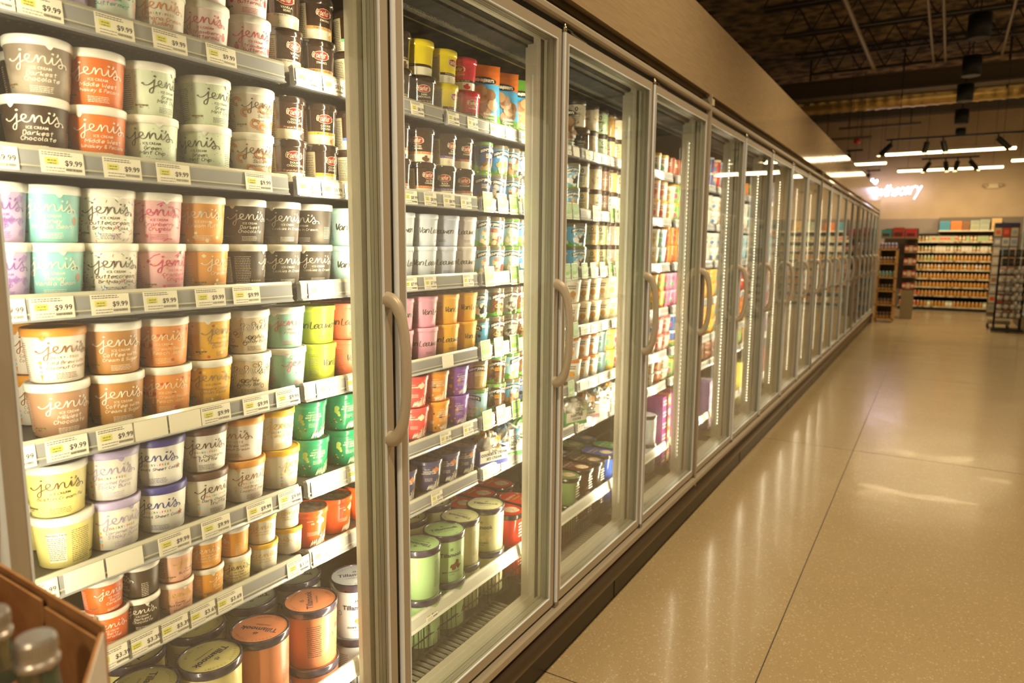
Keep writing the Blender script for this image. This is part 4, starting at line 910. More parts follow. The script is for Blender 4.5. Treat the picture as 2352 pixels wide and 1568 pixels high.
row(0, 2, [('lavender', -12, .1, 'lavender', -23, .1), ('honey', 117, .0, 'honey', 107, .02), ('birthday', 249, .18, 'birthday', 241, .08), ('cranberry', 363, .62, 'cranberry', 354, .10), ('puff', 466, .78, 'puff', 458, .06), ('dark', 558, 1.72, 'dark', 556, .28),
           ('cookies', 641, .38, 'cookies', 639, .4), ('cookies', 715, .3, 'cookies', 715, -.55), ('v_aqua', 790, -.5, 'v_aqua', 789, -.56)])
row(0, 3, [('milkiest', 132, .28, 'coldbrew', 123, .33), ('coffee', 264, .2, 'coffee', 257, .22), ('peach', 378, .02, 'peach', 371, .0), ('pine', 475, .2, 'pine', 471, .72), ('five', 569, -.05, 'five', 565, .35), ('frose', 653, .75, 'frose', 649, .3),
           ('v_lime', 728, .2, 'v_lime', 725, -.95), ('v_coral', 795, -.1, 'v_coral', 791, -.9)])
row(0, 4, [('boston', 143, 2.35, 'boston', 126, .05), ('pecan', 256, .35, 'pecan', 253, .0), ('texas', 367, -.12, 'texas', 363, -.15), ('truffle', 467, .55, 'truffle', 465, .1), ('coldbrew', 556, .5, 'coldbrew', 553, -.45), ('lemon', 638, .85, 'lemon', 626, .4),
           ('k_green', 711, .35, 'k_green', 705, .25), ('k_green', 783, .45, 'k_green', 779, .45), ('k_blue', 852, .5, 'k_blue', 850, .5)], X=-.224)
MX = -.205
row(0, 5, [('m_magenta', 166, .2), ('m_orange', 245, .1, 'm_orange', 231, .5), ('m_dark', 319, .0, 'm_dark', 317, -.95), ('m_pink', 399, .2, 'm_pink', 397, .75), ('m_amber', 471, .9, 'm_amber', 467, .1), ('m_cream', 536, .2, 'm_amber', 531, -.9),
           ('m_lemon', 600, .15, 'm_lemon', 596, .1), ('m_lemon', 659, -.6, 'm_lemon', 653, .3, -.225), ('k_orange', 708, .1, None, 0, 0, -.215), ('k_orange', 766, .5, None, 0, 0, -.222), ('k_orange', 832, .4, None, 0, 0, -.222)], X=MX)
def tt(door, items, z=.290):
    g = 'large round tubs on the bottom shelf'
    for i, (k, x, y, rot, lab) in enumerate(items):
        b, l, hh, r = get(k)
        for t in (0, 1):
            o = thing('ice_cream_tub', '%s, %s of its stack, %s' % (words(k), ['lower', 'upper'][t], lab), 'ice cream tub', (x, y, z+t*(hh+.0004)), rot+(0 if t else .8), g)
            link('carton', b, o); link('lid', l, o)
def ty(px, X=-.222): return yof(px, X, .58)
tt(0, [('t_yellow', -.245, ty(330, -.245), -2.5, 'front, far left'), ('t_yellow', -.222, ty(482), -2.97, 'front, second from left'), ('t_orange', -.222, ty(597), 1.95, 'front, third from left'), ('t_orange', -.222, ty(713), .88, 'front, fourth from left'), ('t_white', -.222, ty(815), -.75, 'front, beside the upright'),
       ('t_yellow', -.37, .60, .9, 'second row, far left'), ('t_yellow', -.375, .75, 1.6, 'second row, second from left'), ('t_yellow', -.358, .885, .4, 'second row, third from left'), ('t_grey', -.355, 1.03, 2.6, 'second row, behind the orange ones'), ('t_grey', -.355, 1.17, -1.0, 'second row, beside the pale blue'),
       ('t_white', -.49, 1.10, .5, 'third row'), ('t_white', -.49, 1.25, 2.2, 'third row, last visible'), ('t_yellow', -.49, .96, .5, 'third row, left')])
# tubs standing behind the front row, seen in the gaps
def back(door, sh, items, X=-.330):
    z = (ZS+[.29])[sh]+.0005
    for i, (k, px, s) in enumerate(items):
        y = yof(px, X, z+.08); h = put(k, y, X, z, s, '%s, back lower, %s gap, %s shelf, %s door' % (words(k), ORD[i], SH[sh], DOORW[door]), 'tubs in the back rows'); put(k, y, X, h, s, '%s, back upper, %s gap, %s shelf, %s door' % (words(k), ORD[i], SH[sh], DOORW[door]), 'tubs in the back rows')
back(0, 1, [('dark', 85, .2), ('whiskey', 196, 0), ('mint', 286, .2), ('mint', 400, -.9), ('cinnamon', 500, .2), ('g_double', 590, .3), ('g_dough', 672, .3), ('g_cc', 745, .2)])
back(0, 0, [('buttermint', 180, .2), ('banana', 290, 0), ('strawb', 390, .2), ('strawb', 486, -.9), ('g_vanilla', 590, .2), ('g_smores', 672, .3), ('g_mint', 745, .2)])
back(0, 2, [('honey', 75, .2), ('birthday', 190, .2), ('cranberry', 300, 0), ('puff', 400, .2), ('dark', 490, -.9), ('cookies', 575, .2), ('v_aqua', 700, .3)])
back(0, 3, [('coldbrew', 90, 0), ('coffee', 205, 0), ('peach', 310, .2), ('pine', 400, .2), ('five', 500, 0), ('frose', 590, .2), ('v_lime', 672, .2), ('v_coral', 745, .2)])
back(0, 4, [('boston', 95, 0), ('pecan', 205, 0), ('texas', 310, .2), ('truffle', 405, .2), ('coldbrew', 490, 0), ('lemon', 580, .2), ('k_green', 655, .2), ('k_green', 725, .2)])
# ---- second door
row(1, 0, [('g_brownie', 905, .2, 'g_brownie', 903, .2), ('g_brownie', 963, .3, 'g_yellow', 958, -.9), ('g_yellow', 1016, .85, 'g_yellow', 1013, .8), ('g_red', 1068, .6, 'g_red', 1060, -.2)])
row(1, 1, [('g_caramel', 905, .1, 'g_caramel', 902, .1), ('g_caramel', 964, .62, 'g_caramel', 961, -.1), ('g_rasp', 1013, .25, 'g_rasp', 1013, .8), ('g_coco', 1056, .35, 'g_coco', 1053, .65), ('b_night', 1096, .3, 'b_night', 1100, .5), ('b_oreo', 1133, -.2, 'b_sky', 1138, .3), ('b_tan', 1165, .1, 'b_tan', 1165, .1), ('b_oreo', 1194, -.1, 'b_oreo', 1195, 0), ('b_sky', 1221, .2, 'b_sky', 1221, -.9)])
row(1, 2, [('v_blue', 912, -.2, 'v_blue', 915, -1.4), ('v_blue', 967, -.6, 'v_blue', 970, -.33), ('v_lav', 1014, -.95, 'v_lav', 1020, -1.82), ('v_white', 1060, -1.2, 'v_white', 1061, -1.2), ('b_cake', 1094, .5, 'b_cake', 1095, .5), ('b_cake', 1129, .2, 'b_cake', 1129, -.1), ('b_pist', 1165, .1, 'b_pist', 1164, .0), ('b_cow', 1196, .3, 'b_tan', 1195, .3), ('b_facts', 1222, .2, 'b_facts', 1222, .2)])
row(1, 3, [('v_pink', 912, .2, 'v_pink', 913, .2), ('v_pink', 970, -.9, 'v_pink', 969, -.1), ('v_yellow', 1020, -.85, 'v_yellow', 1020, -.05), ('v_yellow', 1062, .05, 'v_yellow', 1063, -.25), ('b_cow', 1092, -.6, 'b_cow', 1090, .2), ('b_nut', 1128, .4, 'b_nut', 1128, .5), ('b_grey', 1162, .2, 'b_grey', 1161, .3), ('b_nut', 1194, .2, 'b_nut', 1193, .3), ('b_oreo', 1222, .2, 'b_oreo', 1222, .2)])
row(1, 4, [('k_red', 948, .0, 'k_red', 947, .05), ('k_amber', 997, .55, 'k_amber', 996, .15), ('k_purple', 1043, .3, 'k_purple', 1043, .45), ('b_pist', 1090, -.6, 'b_facts', 1090, 0), ('b_fudge', 1132, .1, 'b_fudge', 1133, .1), ('b_tan', 1166, .2, 'b_pist', 1165, .7), ('b_oreo', 1197, .3, 'b_nut', 1197, .3), ('b_sky', 1224, .2, 'b_sky', 1224, .2)])
row(1, 5, [('k_navy', 920, .2), ('k_navy', 980, .05), ('k_navy', 1022, .05), ('k_navy', 1062, .15)], X=-.215)
back(1, 5, [('k_navy', 940, .2), ('k_navy', 990, .1), ('k_navy', 1032, .2)], X=-.335) if False else None
back(1, 2, [('v_blue', 940, 0), ('v_lav', 990, 0), ('v_white', 1035, 0), ('b_cake', 1075, 0), ('b_pist', 1112, 0)])
back(1, 3, [('v_pink', 940, 0), ('v_yellow', 990, 0), ('v_yellow', 1035, 0), ('b_cow', 1075, 0), ('b_nut', 1112, 0)])
back(1, 4, [('k_red', 940, 0), ('k_amber', 975, 0), ('k_purple', 1020, 0), ('b_facts', 1062, 0), ('b_fudge', 1112, 0)])
tt(1, [('t_mint', -.205, ty(962, -.205), 1.7, 'front, half behind the second upright'), ('t_mint', -.205, ty(1020, -.205), -.55, 'front, facing the glass with its name'), ('t_cream', -.225, ty(1057, -.225), 1.6, 'front, third in the second door'), ('t_cream', -.215, ty(1115, -.215), -1.2, 'front, beside the first red tub'),
       ('t_mint', -.345, 1.47, .8, 'second row, first in second door'), ('t_cream', -.36, 1.62, 2.2, 'second row, second in second door'), ('t_cream', -.375, 1.77, 1.8, 'second row, third in second door'), ('t_cream', -.50, 1.70, 2.2, 'third row in second door')])
def at_(items):
    b, l, hh, r = None, None, None, None
    for i, (k, x, y, n, lab) in enumerate(items):
        b, l, hh, r = get(k)
        for t in range(n):
            o = thing('oval_ice_cream_tub', '%s, %s of its stack, %s' % (words(k), ['lower', 'upper', 'topmost'][t], lab), 'ice cream tub', (x, y, .290+t*(hh+.0004)), 0, 'oval tubs on the bottom shelf'); link('carton', b, o); link('lid', l, o)
at_([('a_red', -.235, 1.985, 2, 'front, first red beside the vanilla tub'), ('a_red', -.235, 2.105, 2, 'front, second red in the second door'), ('a_red', -.41, 1.955, 2, 'second row, behind the vanilla tub'), ('a_red', -.41, 2.075, 2, 'second row, beside another red'), ('a_red', -.41, 2.20, 2, 'second row, last red visible'),
     ('a_olive', -.235, 2.43, 2, 'front, first in the third door'), ('a_brown', -.235, 2.552, 2, 'front, nearer brown in the third door'), ('a_dblack', -.235, 2.674, 2, 'front, darker brown in the third door'), ('a_blue', -.235, 2.80, 2, 'front, bright blue in the third door'), ('a_green', -.235, 2.925, 2, 'front, beside the bright blue'),
     ('a_navy', -.41, 2.56, 2, 'second row, first in the third door'), ('a_navy', -.41, 2.69, 2, 'second row, second in the third door'), ('a_green', -.41, 2.84, 2, 'second row, behind the bright blue'), ('a_teal', -.41, 2.97, 2, 'second row, last in the third door'), ('a_teal', -.58, 2.82, 2, 'third row'), ('a_dblack', -.58, 2.95, 2, 'third row, beside the teal')])
# ---- third door
row(2, 0, [('l_choc', 1331, .2, 'l_fruit', 1322, .1), ('l_cream', 1351, -.4, 'l_fruit', 1353, -.4), ('l_mint', 1374, .5, 'l_mint', 1375, .2), ('l_tan', 1392, .1, 'l_caramel', 1392, -.3), ('l_tan', 1410, .4, 'l_cream', 1410, 0), ('l_green', 1427, .5, 'l_green', 1427, .5)])
row(2, 1, [('b_sky', 1306, .2, 'b_cow', 1307, .2), ('l_tan', 1330, .3, 'l_cream', 1331, .3), ('l_cream', 1360, .7, 'l_cream', 1360, .8), ('l_mauve', 1378, .5, 'l_mauve', 1379, .6), ('l_cream', 1398, .2, 'l_caramel', 1397, .2), ('l_marble', 1417, .0, 'l_marble', 1417, .4), ('l_mauve', 1433, .5, 'l_mauve', 1433, .5)])
row(2, 2, [('b_cow', 1322, .2, 'b_cow', 1323, .1), ('l_caramel', 1355, .2, 'l_caramel', 1354, .3), ('l_green', 1376, .2, 'l_green', 1375, .2), ('l_mauve', 1393, .2, 'l_mauve', 1392, .2), ('l_green', 1409, .5, 'l_green', 1409, .2), ('l_caramel', 1427, .5, 'l_caramel', 1427, .5)])
CR = 'p:ecd9b4:efe0c2:w:cream printed'
row(2, 3, [('p:e9dcc4:efe6d4:w:pale printed', 1306, .2, 'p:e9dcc4:efe6d4:w:pale printed', 1309, .2), (CR, 1332, .2, CR, 1332, .3), (CR, 1356, .2, CR, 1356, .2), (CR, 1379, .2, CR, 1378, .2), (CR, 1399, .2, CR, 1399, .2), (CR, 1414, .2, CR, 1414, .2), ('p:e8a83c:e8b04c:w:golden', 1428, .2, 'p:e8a83c:e8b04c:w:golden', 1428, .2)])
WT, BL, YB, PB = 'p:f2ece0:d9843a:p:white drip-printed', 'p:9fc8d6:cfe0e0:p:light blue', 'p:f0c95c:e8b44c:p:yellow printed', 'p:f0b8b0:d95a4a:p:pink printed'
row(2, 4, [(WT, 1310, .1, WT, 1308, .1), (WT, 1331, .1, WT, 1332, .1), (WT, 1351, .1, WT, 1353, .1), (BL, 1370, .1, BL, 1371, .1), (YB, 1390, .2, YB, 1391, .2), (PB, 1410, .2, PB, 1411, .2), (YB, 1426, .2, YB, 1427, .2)])
# ---- fourth door and beyond (smaller and smaller in the picture)
WG, PG, OR, PK, GN, BU, TN = 'p:f0e8dc:d9a83a:t:white dotted', 'p:efc8bc:d9a83a:t:pink berry', 'p:d9802e:c98a3a:t:orange', 'p:e078a0:efa0bc:p:pink', 'p:8fb868:d9a83a:t:green', 'p:4a6cb0:e0e0e0:p:blue', 'p:e2cfa8:efe6d4:p:tan'
CP, YW, WH, RD, PU = 'p:9a5a3c:8a4a30:t:copper', 'p:f0b03c:f0c060:p:amber', 'p:ece4d2:f2ece0:p:off-white', 'p:c8402c:e8d8c0:p:red', 'p:8a5a9c:c0a0c8:p:purple'
F4 = [(WG, WG, CP, CP, OR), (PG, PG, TN, GN, OR), (TN, BL, OR, OR, GN), (YW, YW, PK, PK, PK), (WH, PB, PB, BU, YW), ('p:e6dcc8:f0e8dc:s:small cream', 'p:c86a4a:f0e8dc:s:small rust', 'p:e8dcc4:f0e8dc:s:small tan', GN, GN)]
F5 = [(BU, RD, BU), (WH, WH, TN), (WH, WH, WH), (YW, YW, YW), (YW, YW, YW), ('p:8a5a40:6a3c28:s:small brown', 'p:8a5a40:6a3c28:s:small brown', 'p:8a5a40:6a3c28:s:small brown')]
F6 = [(OR, GN), (WH, BL), (BL, WH), (RD, PB), (OR, YW), (GN, YW)]
F7 = [(BU, RD), (WH, OR), (BL, GN), (OR, RD), (RD, YW), (PU, BU)]
F8 = [(OR,), (WH,), (GN,), (RD,), (RD,), (WH,)]
for dr, FT, ya, yb in ((3, F4, 3.34, 3.76), (4, F5, 4.26, 4.56), (5, F6, 5.19, 5.33), (6, F7, 6.10, 6.20), (7, F8, 7.02, 7.06)):
    for sh, cols in enumerate(FT):
        n = len(cols); cc = []
        g = 'tubs on the %s shelf behind the %s glass door' % (SH[sh], DOORW[dr])
        for i, k in enumerate(cols):
            y = ya+(yb-ya)*i/max(1, n-1) if n > 1 else (ya+yb)/2
            h = put(k, y, -.222, ZS[sh]+.0005, .1, '%s, lower tier, %s from left, %s shelf, %s door' % (words(k), ORD[i], SH[sh], DOORW[dr]), g)
            if get(k)[2] < .095 or sh > 0: put(k, y+.002, -.222, h+.0003, .2, '%s, upper tier, %s from left, %s shelf, %s door' % (words(k), ORD[i], SH[sh], DOORW[dr]), g)

# ---- pouches, bagged sandwiches and boxes
def pouch(y, key, lab, s=.1, X=-.215, w=.125, h=.185, z=None):
    top, mid = key; t = MB(); n, m_ = 12, 10; r = random.Random(int(y*100))
    def P_(i, j, f):
        u = i/n; v = j/m_; th = .030*math.sin(PI*u)**.7*(1-v**2.2)+.001; wv = w*(1-.05*math.sin(PI*v)); return (f*th+.006*math.sin(7*u+5*v)*(1-v)*.4, (u-.5)*wv, v*h)
    for f in (1, -1):
        for j in range(m_):
            vs_ = [P_(i, jj, f) for jj in (j, j+1) for i in range(n+1)]; mm = mat(top, .25, coat=.5) if j > 6.9 else (mat(mid, .25, coat=.5) if j > 1 else mat('5f9c3c', .25, coat=.5))
            t.add(vs_, [((i, i+1, n+1+i+1, n+1+i) if f > 0 else (i+1, i, n+1+i, n+1+i+1)) for i in range(n)], mm, True)
    def on(g, m, dy, z_, lay):
        def fn(u, v): uu = min(max((u+dy)/w+.5, 0), 1); vv = min(max((v+z_)/h, 0), 1); th = .030*math.sin(PI*uu)**.7*(1-vv**2.2)+.001; return (th+.006*math.sin(7*uu+5*vv)*(1-vv)*.4+.0006*lay+.0005, u+dy, v+z_)
        t.flat(g[0], g[1], m, fn)
    tan, br = mat('b88f62', .35), mat('8a5f3c', .35)
    for i in range(7): on(xf(disc2(0, 0, .020, 14), 1, .85), [tan, br][i % 2], r.uniform(-.03, .03), .045+i*.010, 2+i)
    pl = disc_grid(.042, .011, 16, 2); on((pl[0], pl[1]), mat('2b2420', .3), 0, .136, 9); on(text2d("BEN&JERRY'S", .0115, .05), mat('f4ecdc', .3), 0, .132, 10)
    on(text2d('Snackable', .010, .03), mat('f4ecdc', .3), .01, .034, 10); on(text2d('Cinnamon' if top == 'd9702c' else 'Chocolate', .010, .03), mat('f4ecdc', .3), .01, .024, 10); on(text2d('Cookie Dough', .010, .03), mat('f4ecdc', .3), .01, .014, 10)
    az = math.atan2(-y, CAMX-X)*.55
    return tag(link('dough_pouch', t.mesh('pouch'), None, (X, y, z), az), lab, 'pouch', 'pouches on the top shelf')
for px, k, l in ((1106, ('d9702c', '4a9fd0'), 'orange-topped blue snack pouch beside the red tubs, second door'), (1150, ('d9702c', '4a9fd0'), 'orange-topped blue snack pouch in the middle of the three'), (1192, ('6aa83a', '3a9fd8'), 'green-topped blue snack pouch nearest the upright, second door')):
    pouch(yof(px, -.215, 1.86), k, l, z=ZS[0]+.001)
pouch(yof(1306, -.2, 1.83), ('7a4a9c', '8ccbe0'), 'purple and light blue soft pouch beside the gelato jars', w=.07, h=.11, z=ZS[0]+.001)
def crumple(rx, ry, rz, m, seed, text=None):
    t = MB(); r = random.Random(seed); n, k = 28, 16; ph = [r.uniform(0, 6) for _ in range(6)]; vs_ = []
    for j in range(k+1):
        for i in range(n):
            a = 2*PI*i/n; b = -PI/2+PI*j/k; q = 1+.07*math.sin(5*a+3*b+ph[0])+.06*math.sin(9*a-6*b+ph[1])+.05*math.sin(13*b+ph[2])+.03*r.uniform(-1, 1)
            vs_.append((rx*q*math.cos(b)*math.cos(a), ry*q*math.cos(b)*math.sin(a), rz*q*math.sin(b)))
    t.add(vs_, [(j*n+i, j*n+(i+1) % n, (j+1)*n+(i+1) % n, (j+1)*n+i) for j in range(k) for i in range(n)], m, False)
    if text: pass
    t.prism([(rx*.9, ry*.55), (rx*1.02, -ry*.5), (rx*1.0, -ry*.5)], rz*.3, rz*.8, m, 'z')
    return t
def bagged(door, items, sh, zoff=0):
    for i, (px, bc, bagc, tx, lab) in enumerate(items):
        y = yof(px, -.21, ZS[sh]+.03); z = ZS[sh]+.001; az = math.atan2(-y, CAMX+.21)*.3
        b = MB(); c = mat(bc, .35, coat=.3); wc = mat('efe8d8', .4); w2, d2, h2 = .058, .05, .052
        b.box(-d2, d2, -w2, w2, 0, .003, wc); b.box(d2-.002, d2, -w2, w2, 0, h2, wc); b.box(-d2, -d2+.002, -w2, w2, 0, h2+.02, wc); b.box(-d2, d2, -w2, -w2+.002, 0, h2, c); b.box(-d2, d2, w2-.002, w2, 0, h2, c); b.box(d2-.0005, d2+.0008, -w2, w2, 0, .014, c)
        for j, ln in enumerate(tx): v, f = text2d(ln, .0125, .03); b.add([(d2+.0012, x, .034-.0135*j+y_) for x, y_ in v], f, mat('2c2a2a', .4))
        o = tag(link('tray_box', b.mesh('box'), None, (-.21, y, z), az), '%s open tray box, %s, %s shelf, %s door' % (lab[0], lab[1], SH[sh], DOORW[door]), 'box', 'open tray boxes of bagged sandwiches')
        for q, (dx, dy, hz) in enumerate(((.012, 0, .052), (-.075, .02, .055))):
            m_ = noise_mat('wrapper_'+bagc[q], bagc[q], 'efe9dc', 24, .12, 3, .45, .52, coat=.6)
            t = crumple(.040, .046, .045, m_, i*7+q+sh)
            for j, ln in enumerate(('COOL', 'HAUS')): v, f = text2d(ln, .015, .04); t.add([(.0475, x, .006-.016*j+y_) for x, y_ in v], f, mat('2c2a28', .4))
            tag(link('wrapped_sandwich', t.mesh('wrap'), None, (-.21+dx, y+dy*.5, z+.003+hz), az), '%s wrapped sandwich, %s, %s shelf, %s door' % (lab[2+q], ['in the %s tray box' % lab[0].split()[0], 'behind the %s tray box' % lab[0].split()[0]][q], SH[sh], DOORW[door]), 'wrapped sandwich', 'wrapped ice cream sandwiches')
bagged(1, [(1112, '3a48a8', ('c8862c', '5a8a5a'), ('COOKIES & CREAM', 'ICE CREAM'), ('blue and white', 'leftmost', 'gold crumpled', 'green crumpled')), (1156, '4fae5a', ('5aa0c8', 'a8a49a'), ('DAIRY', 'FREE'), ('green and white', 'middle', 'multicoloured', 'silver crumpled')), (1194, 'c8343c', ('6fae6a', '8a9a7a'), ('DAIRY FREE', 'COOKIE'), ('red and white', 'rightmost', 'white-green', 'pale crumpled'))], 5)
bagged(2, [(1304, '4fae5a', ('8a8478', '7aa8b0'), ('DAIRY FREE', 'COOKIE'), ('green and white', 'leftmost', 'grey crumpled', 'teal crumpled')), (1334, 'e0a0b0', ('d99a4a', '5ab0b0'), ('COOKIE', 'ICE CREAM'), ('pink and white', 'second from left', 'orange-green', 'aqua crumpled')), (1363, 'e8c0c8', ('8ab8c0', '8a7a6a'), ('BIRTHDAY', 'CAKE'), ('rose and white', 'third from left', 'light blue', 'brownish')), (1392, '5a8ac0', ('e0a83a', '6a9ab0'), ('COOKIES', 'CREAM'), ('sky and white', 'fourth from left', 'golden', 'greyish blue')), (1420, 'e8b83a', ('4a9ab0', 'c0a060'), ('MINT', 'CHIP'), ('yellow and white', 'rightmost', 'turquoise', 'sandy'))], 5)
def carton_box(x, y, z, w, d, h, c1, c2, lab, grp, az=0):
    b = MB(); m1 = mat(c1, .25, coat=.4); m2 = mat(c2, .25, coat=.4); b.box(-d/2, d/2, -w/2, w/2, 0, h, m1); b.box(-d/2-.0003, d/2+.0006, w*.05, w*.42, .003, h+.0006, m2)
    v, f = disc2(0, 0, h*.32, 12); b.add([(d/2+.0012, w*.23+x_, h*.5+y_) for x_, y_ in v], f, mat('efe0c0', .3)); v, f = bars(w*.38, 2, h*.3, h*.16, lab); b.add([(d/2+.0012, -w*.25+x_, h*.55+y_) for x_, y_ in v], f, mat('efe6d0', .3))
    return tag(link('ice_cream_box', b.mesh('box'), None, (x, y, z), az), lab, 'box', grp)
for t in range(6):
    for i, y in enumerate((3.49, 3.64)):
        c = [('a03c94', 'e8882a'), ('8a3f98', 'a03c94'), ('a03c94', 'e8882a')][(t+i) % 3]
        carton_box(-.235, y, .290+t*.0605, .14, .16, .060, c[0], c[1], 'magenta and orange carton box, %s layer, %s stack, bottom shelf, fourth door' % (ORD[t], ['left', 'right'][i]), 'flat carton boxes in a pile')
for t in range(3): carton_box(-.40, 3.80, .29+t*.0605, .14, .14, .060, '8a3f98', 'c03c80', 'purple carton box, %s layer of the rear pile, bottom shelf, fourth door' % ORD[t], 'flat carton boxes in a pile')
for t in range(2):
    b, l, hh, r = get('t_white'); o = thing('ice_cream_tub', 'pale blue round tub, %s of its stack beside the magenta boxes' % ['lower', 'upper'][t], 'ice cream tub', (-.215, 3.32, .290+t*(hh+.0004)), .4, 'large round tubs on the bottom shelf'); link('carton', b, o); link('lid', l, o)
for t in range(5): carton_box(-.225, 4.36, .290+t*.0605, .16, .15, .060, 'b090d0', 'f0e8f0', 'lilac and white carton box, %s layer, bottom shelf, fifth door' % ORD[t], 'flat carton boxes in a pile')
for t in range(5): carton_box(-.225, 5.26, .290+t*.0605, .2, .15, .060, 'e8d86a', 'd0e0a0', 'yellow-green carton box, %s layer, bottom shelf, sixth door' % ORD[t], 'flat carton boxes in a pile')
for t in range(5): carton_box(-.225, 6.17, .290+t*.0605, .2, .15, .060, 'b03a2c', 'e0c0a0', 'red carton box, %s layer, bottom shelf, seventh door' % ORD[t], 'flat carton boxes in a pile')

# ---- shelf price tags
INK = mat('3c3a4a', .5); YEL = mat('e3dc6a', .5); CARD = mat('f4ecd8', .45); GRC = mat('6aae3c', .45)
def tag_mesh(price, w):
    k = ('tag', price, w)
    if k in MESH: return MESH[k]
    b = MB(); h = .0345; b.box(-.0004, 0, -w/2, w/2, 0, h, CARD)
    def lay(g, m, e=.0003): b.add([(e, u, v) for u, v in g[0]], g[1], m)
    if price:
        lay(xf(text2d('$'+price, .0115, .012), dx=w*.25, dy=h*.40), INK); lay(xf(bars(w*.72, 2, .0032, .0011, price+'t'), dx=-w*.1, dy=h*.90), INK)
        x = -w*.24; lay(([(x-w*.16, h*.42), (x+w*.13, h*.42), (x+w*.13, h*.70), (x-w*.16, h*.70)], [(0, 1, 2, 3)]), YEL); lay(xf(bars(w*.2, 2, .0042, .0016, price+'y'), dx=x-w*.01, dy=h*.56), mat('8a8434', .5), .0006)
        lay(xf(bars(w*.45, 2, .0045, .0011, price+'z'), dx=-w*.17, dy=h*.25), mat('7c7a80', .5)); r = random.Random(3)
        for i in range(16): u = w*.06+i*w*.024; lay(([(u, h*.16), (u+w*.012*r.uniform(.6, 1.4), h*.16), (u+w*.012, h*.28), (u, h*.28)], [(0, 1, 2, 3)]), INK)
    MESH[k] = b.mesh('tag'); return MESH[k]
def green_mesh():
    b = MB(); w, h = .052, .060; b.box(-.0004, 0, -w/2, w/2, 0, h, CARD); b.box(0, .0003, -w/2+.003, w/2-.003, .003, h-.003, GRC)
    def lay(g, m): b.add([(.0006, u, v) for u, v in g[0]], g[1], m)
    lay(xf(text2d('FREE', .0135, .03), dx=-.004, dy=.008), CARD); lay(xf(bars(.034, 5, .0045, .0016, 'g'), dx=-.002, dy=.050), CARD); lay(([(.012, .008), (.020, .008), (.020, .022), (.012, .022)], [(0, 1, 2, 3)]), mat('cfe0b0', .45)); return b.mesh('tag')
GM = green_mesh()
def tags(door, sh, items, z=None):
    z0 = ZS[sh]-.0275 if sh < 6 else .380
    for i, (px, pr_) in enumerate(items):
        X = -.1545 if sh < 6 else -.137
        y = yof(px, X, z0+.02); w = .066 if pr_ is not None and pr_ != 'G' or pr_ == '' else .066
        tail = '%s from left on the %s shelf rail, %s door' % (ORD[i], SH[sh], DOORW[door])
        if pr_ == 'G': o = tag(link('promotion_tag', GM, None, (X+.003, y, z0-.004)), 'green and white promotion tag, '+tail, 'price tag', 'green promotion tags')
        else:
            o = tag(link('price_tag', tag_mesh(pr_, .052 if door else .063), None, (X, y, z0)), ('white price tag reading $%s, ' % pr_ if pr_ else 'blank cream price card, ')+tail, 'price tag', 'price tags on the %s shelf rail' % SH[sh])
        o.rotation_euler = (0, -.085 if sh < 6 else -.35, 0)
N = '9.99'
tags(0, 0, [(-25, N), (93, N), (265, N), (392, N), (510, N), (708, '8.99'), (768, '8.99')])
tags(0, 1, [(-14, N), (145, N), (283, N), (400, N), (596, N), (710, '8.99'), (765, '8.99'), (816, '8.99')])
tags(0, 2, [(5, N), (122, N), (255, N), (371, N), (485, N), (568, N), (735, '7.69')])
tags(0, 3, [(30, N), (156, N), (268, N), (347, ''), (427, ''), (498, N), (590, N), (663, N), (753, '7.99'), (818, '7.99')])
tags(0, 4, [(85, N), (196, ''), (289, ''), (403, N), (498, N), (598, N), (668, N), (741, ''), (820, '6.49')])
tags(0, 5, [(262, '3.39'), (335, '3.39'), (404, '3.39'), (468, '3.69'), (528, '3.69'), (687, '3.39'), (744, '5.99')])
tags(1, 0, [(960, '8.99'), (1043, '8.99'), (1087, '8.99'), (1138, '6.99'), (1173, ''), (1208, '6.99')])
tags(1, 1, [(945, '8.99'), (990, '8.99'), (1033, '8.99'), (1072, '8.99'), (1121, 'G'), (1154, 'G'), (1181, 'G'), (1211, 'G')])
tags(1, 2, [(945, '7.99'), (990, '7.99'), (1077, '7.99'), (1125, 'G'), (1183, 'G'), (1213, 'G')])
tags(1, 3, [(925, '7.99'), (1030, ''), (1116, 'G'), (1146, 'G'), (1182, 'G'), (1212, 'G')])
tags(1, 4, [(1025, '5.99'), (1077, '5.99'), (1120, 'G'), (1151, 'G'), (1186, 'G'), (1213, 'G')])
tags(1, 5, [(1005, '5.99'), (1121, '5.49'), (1162, '5.49'), (1207, '5.49')])
tags(1, 6, [(995, '7.59')])
tags(2, 0, [(1306, '5.49'), (1325, ''), (1353, '6.99'), (1371, '6.99'), (1390, '6.99'), (1410, '6.99'), (1427, '6.99')])
tags(2, 1, [(1306, 'G'), (1323, 'G'), (1368, 'G'), (1390, ''), (1408, 'G'), (1427, 'G')])
tags(2, 2, [(1303, 'G'), (1320, 'G'), (1343, 'G'), (1363, 'G'), (1384, 'G'), (1404, 'G'), (1421, 'G')])
tags(2, 3, [(1322, 'G'), (1342, '6.99'), (1365, '6.99'), (1390, '6.99'), (1412, '6.99')])
tags(2, 4, [(1312, 'G'), (1340, ''), (1360, '5.49'), (1383, '5.49'), (1405, '5.49')])
tags(2, 5, [(1335, '5.49'), (1365, '5.49'), (1395, '5.49'), (1418, '5.49')])

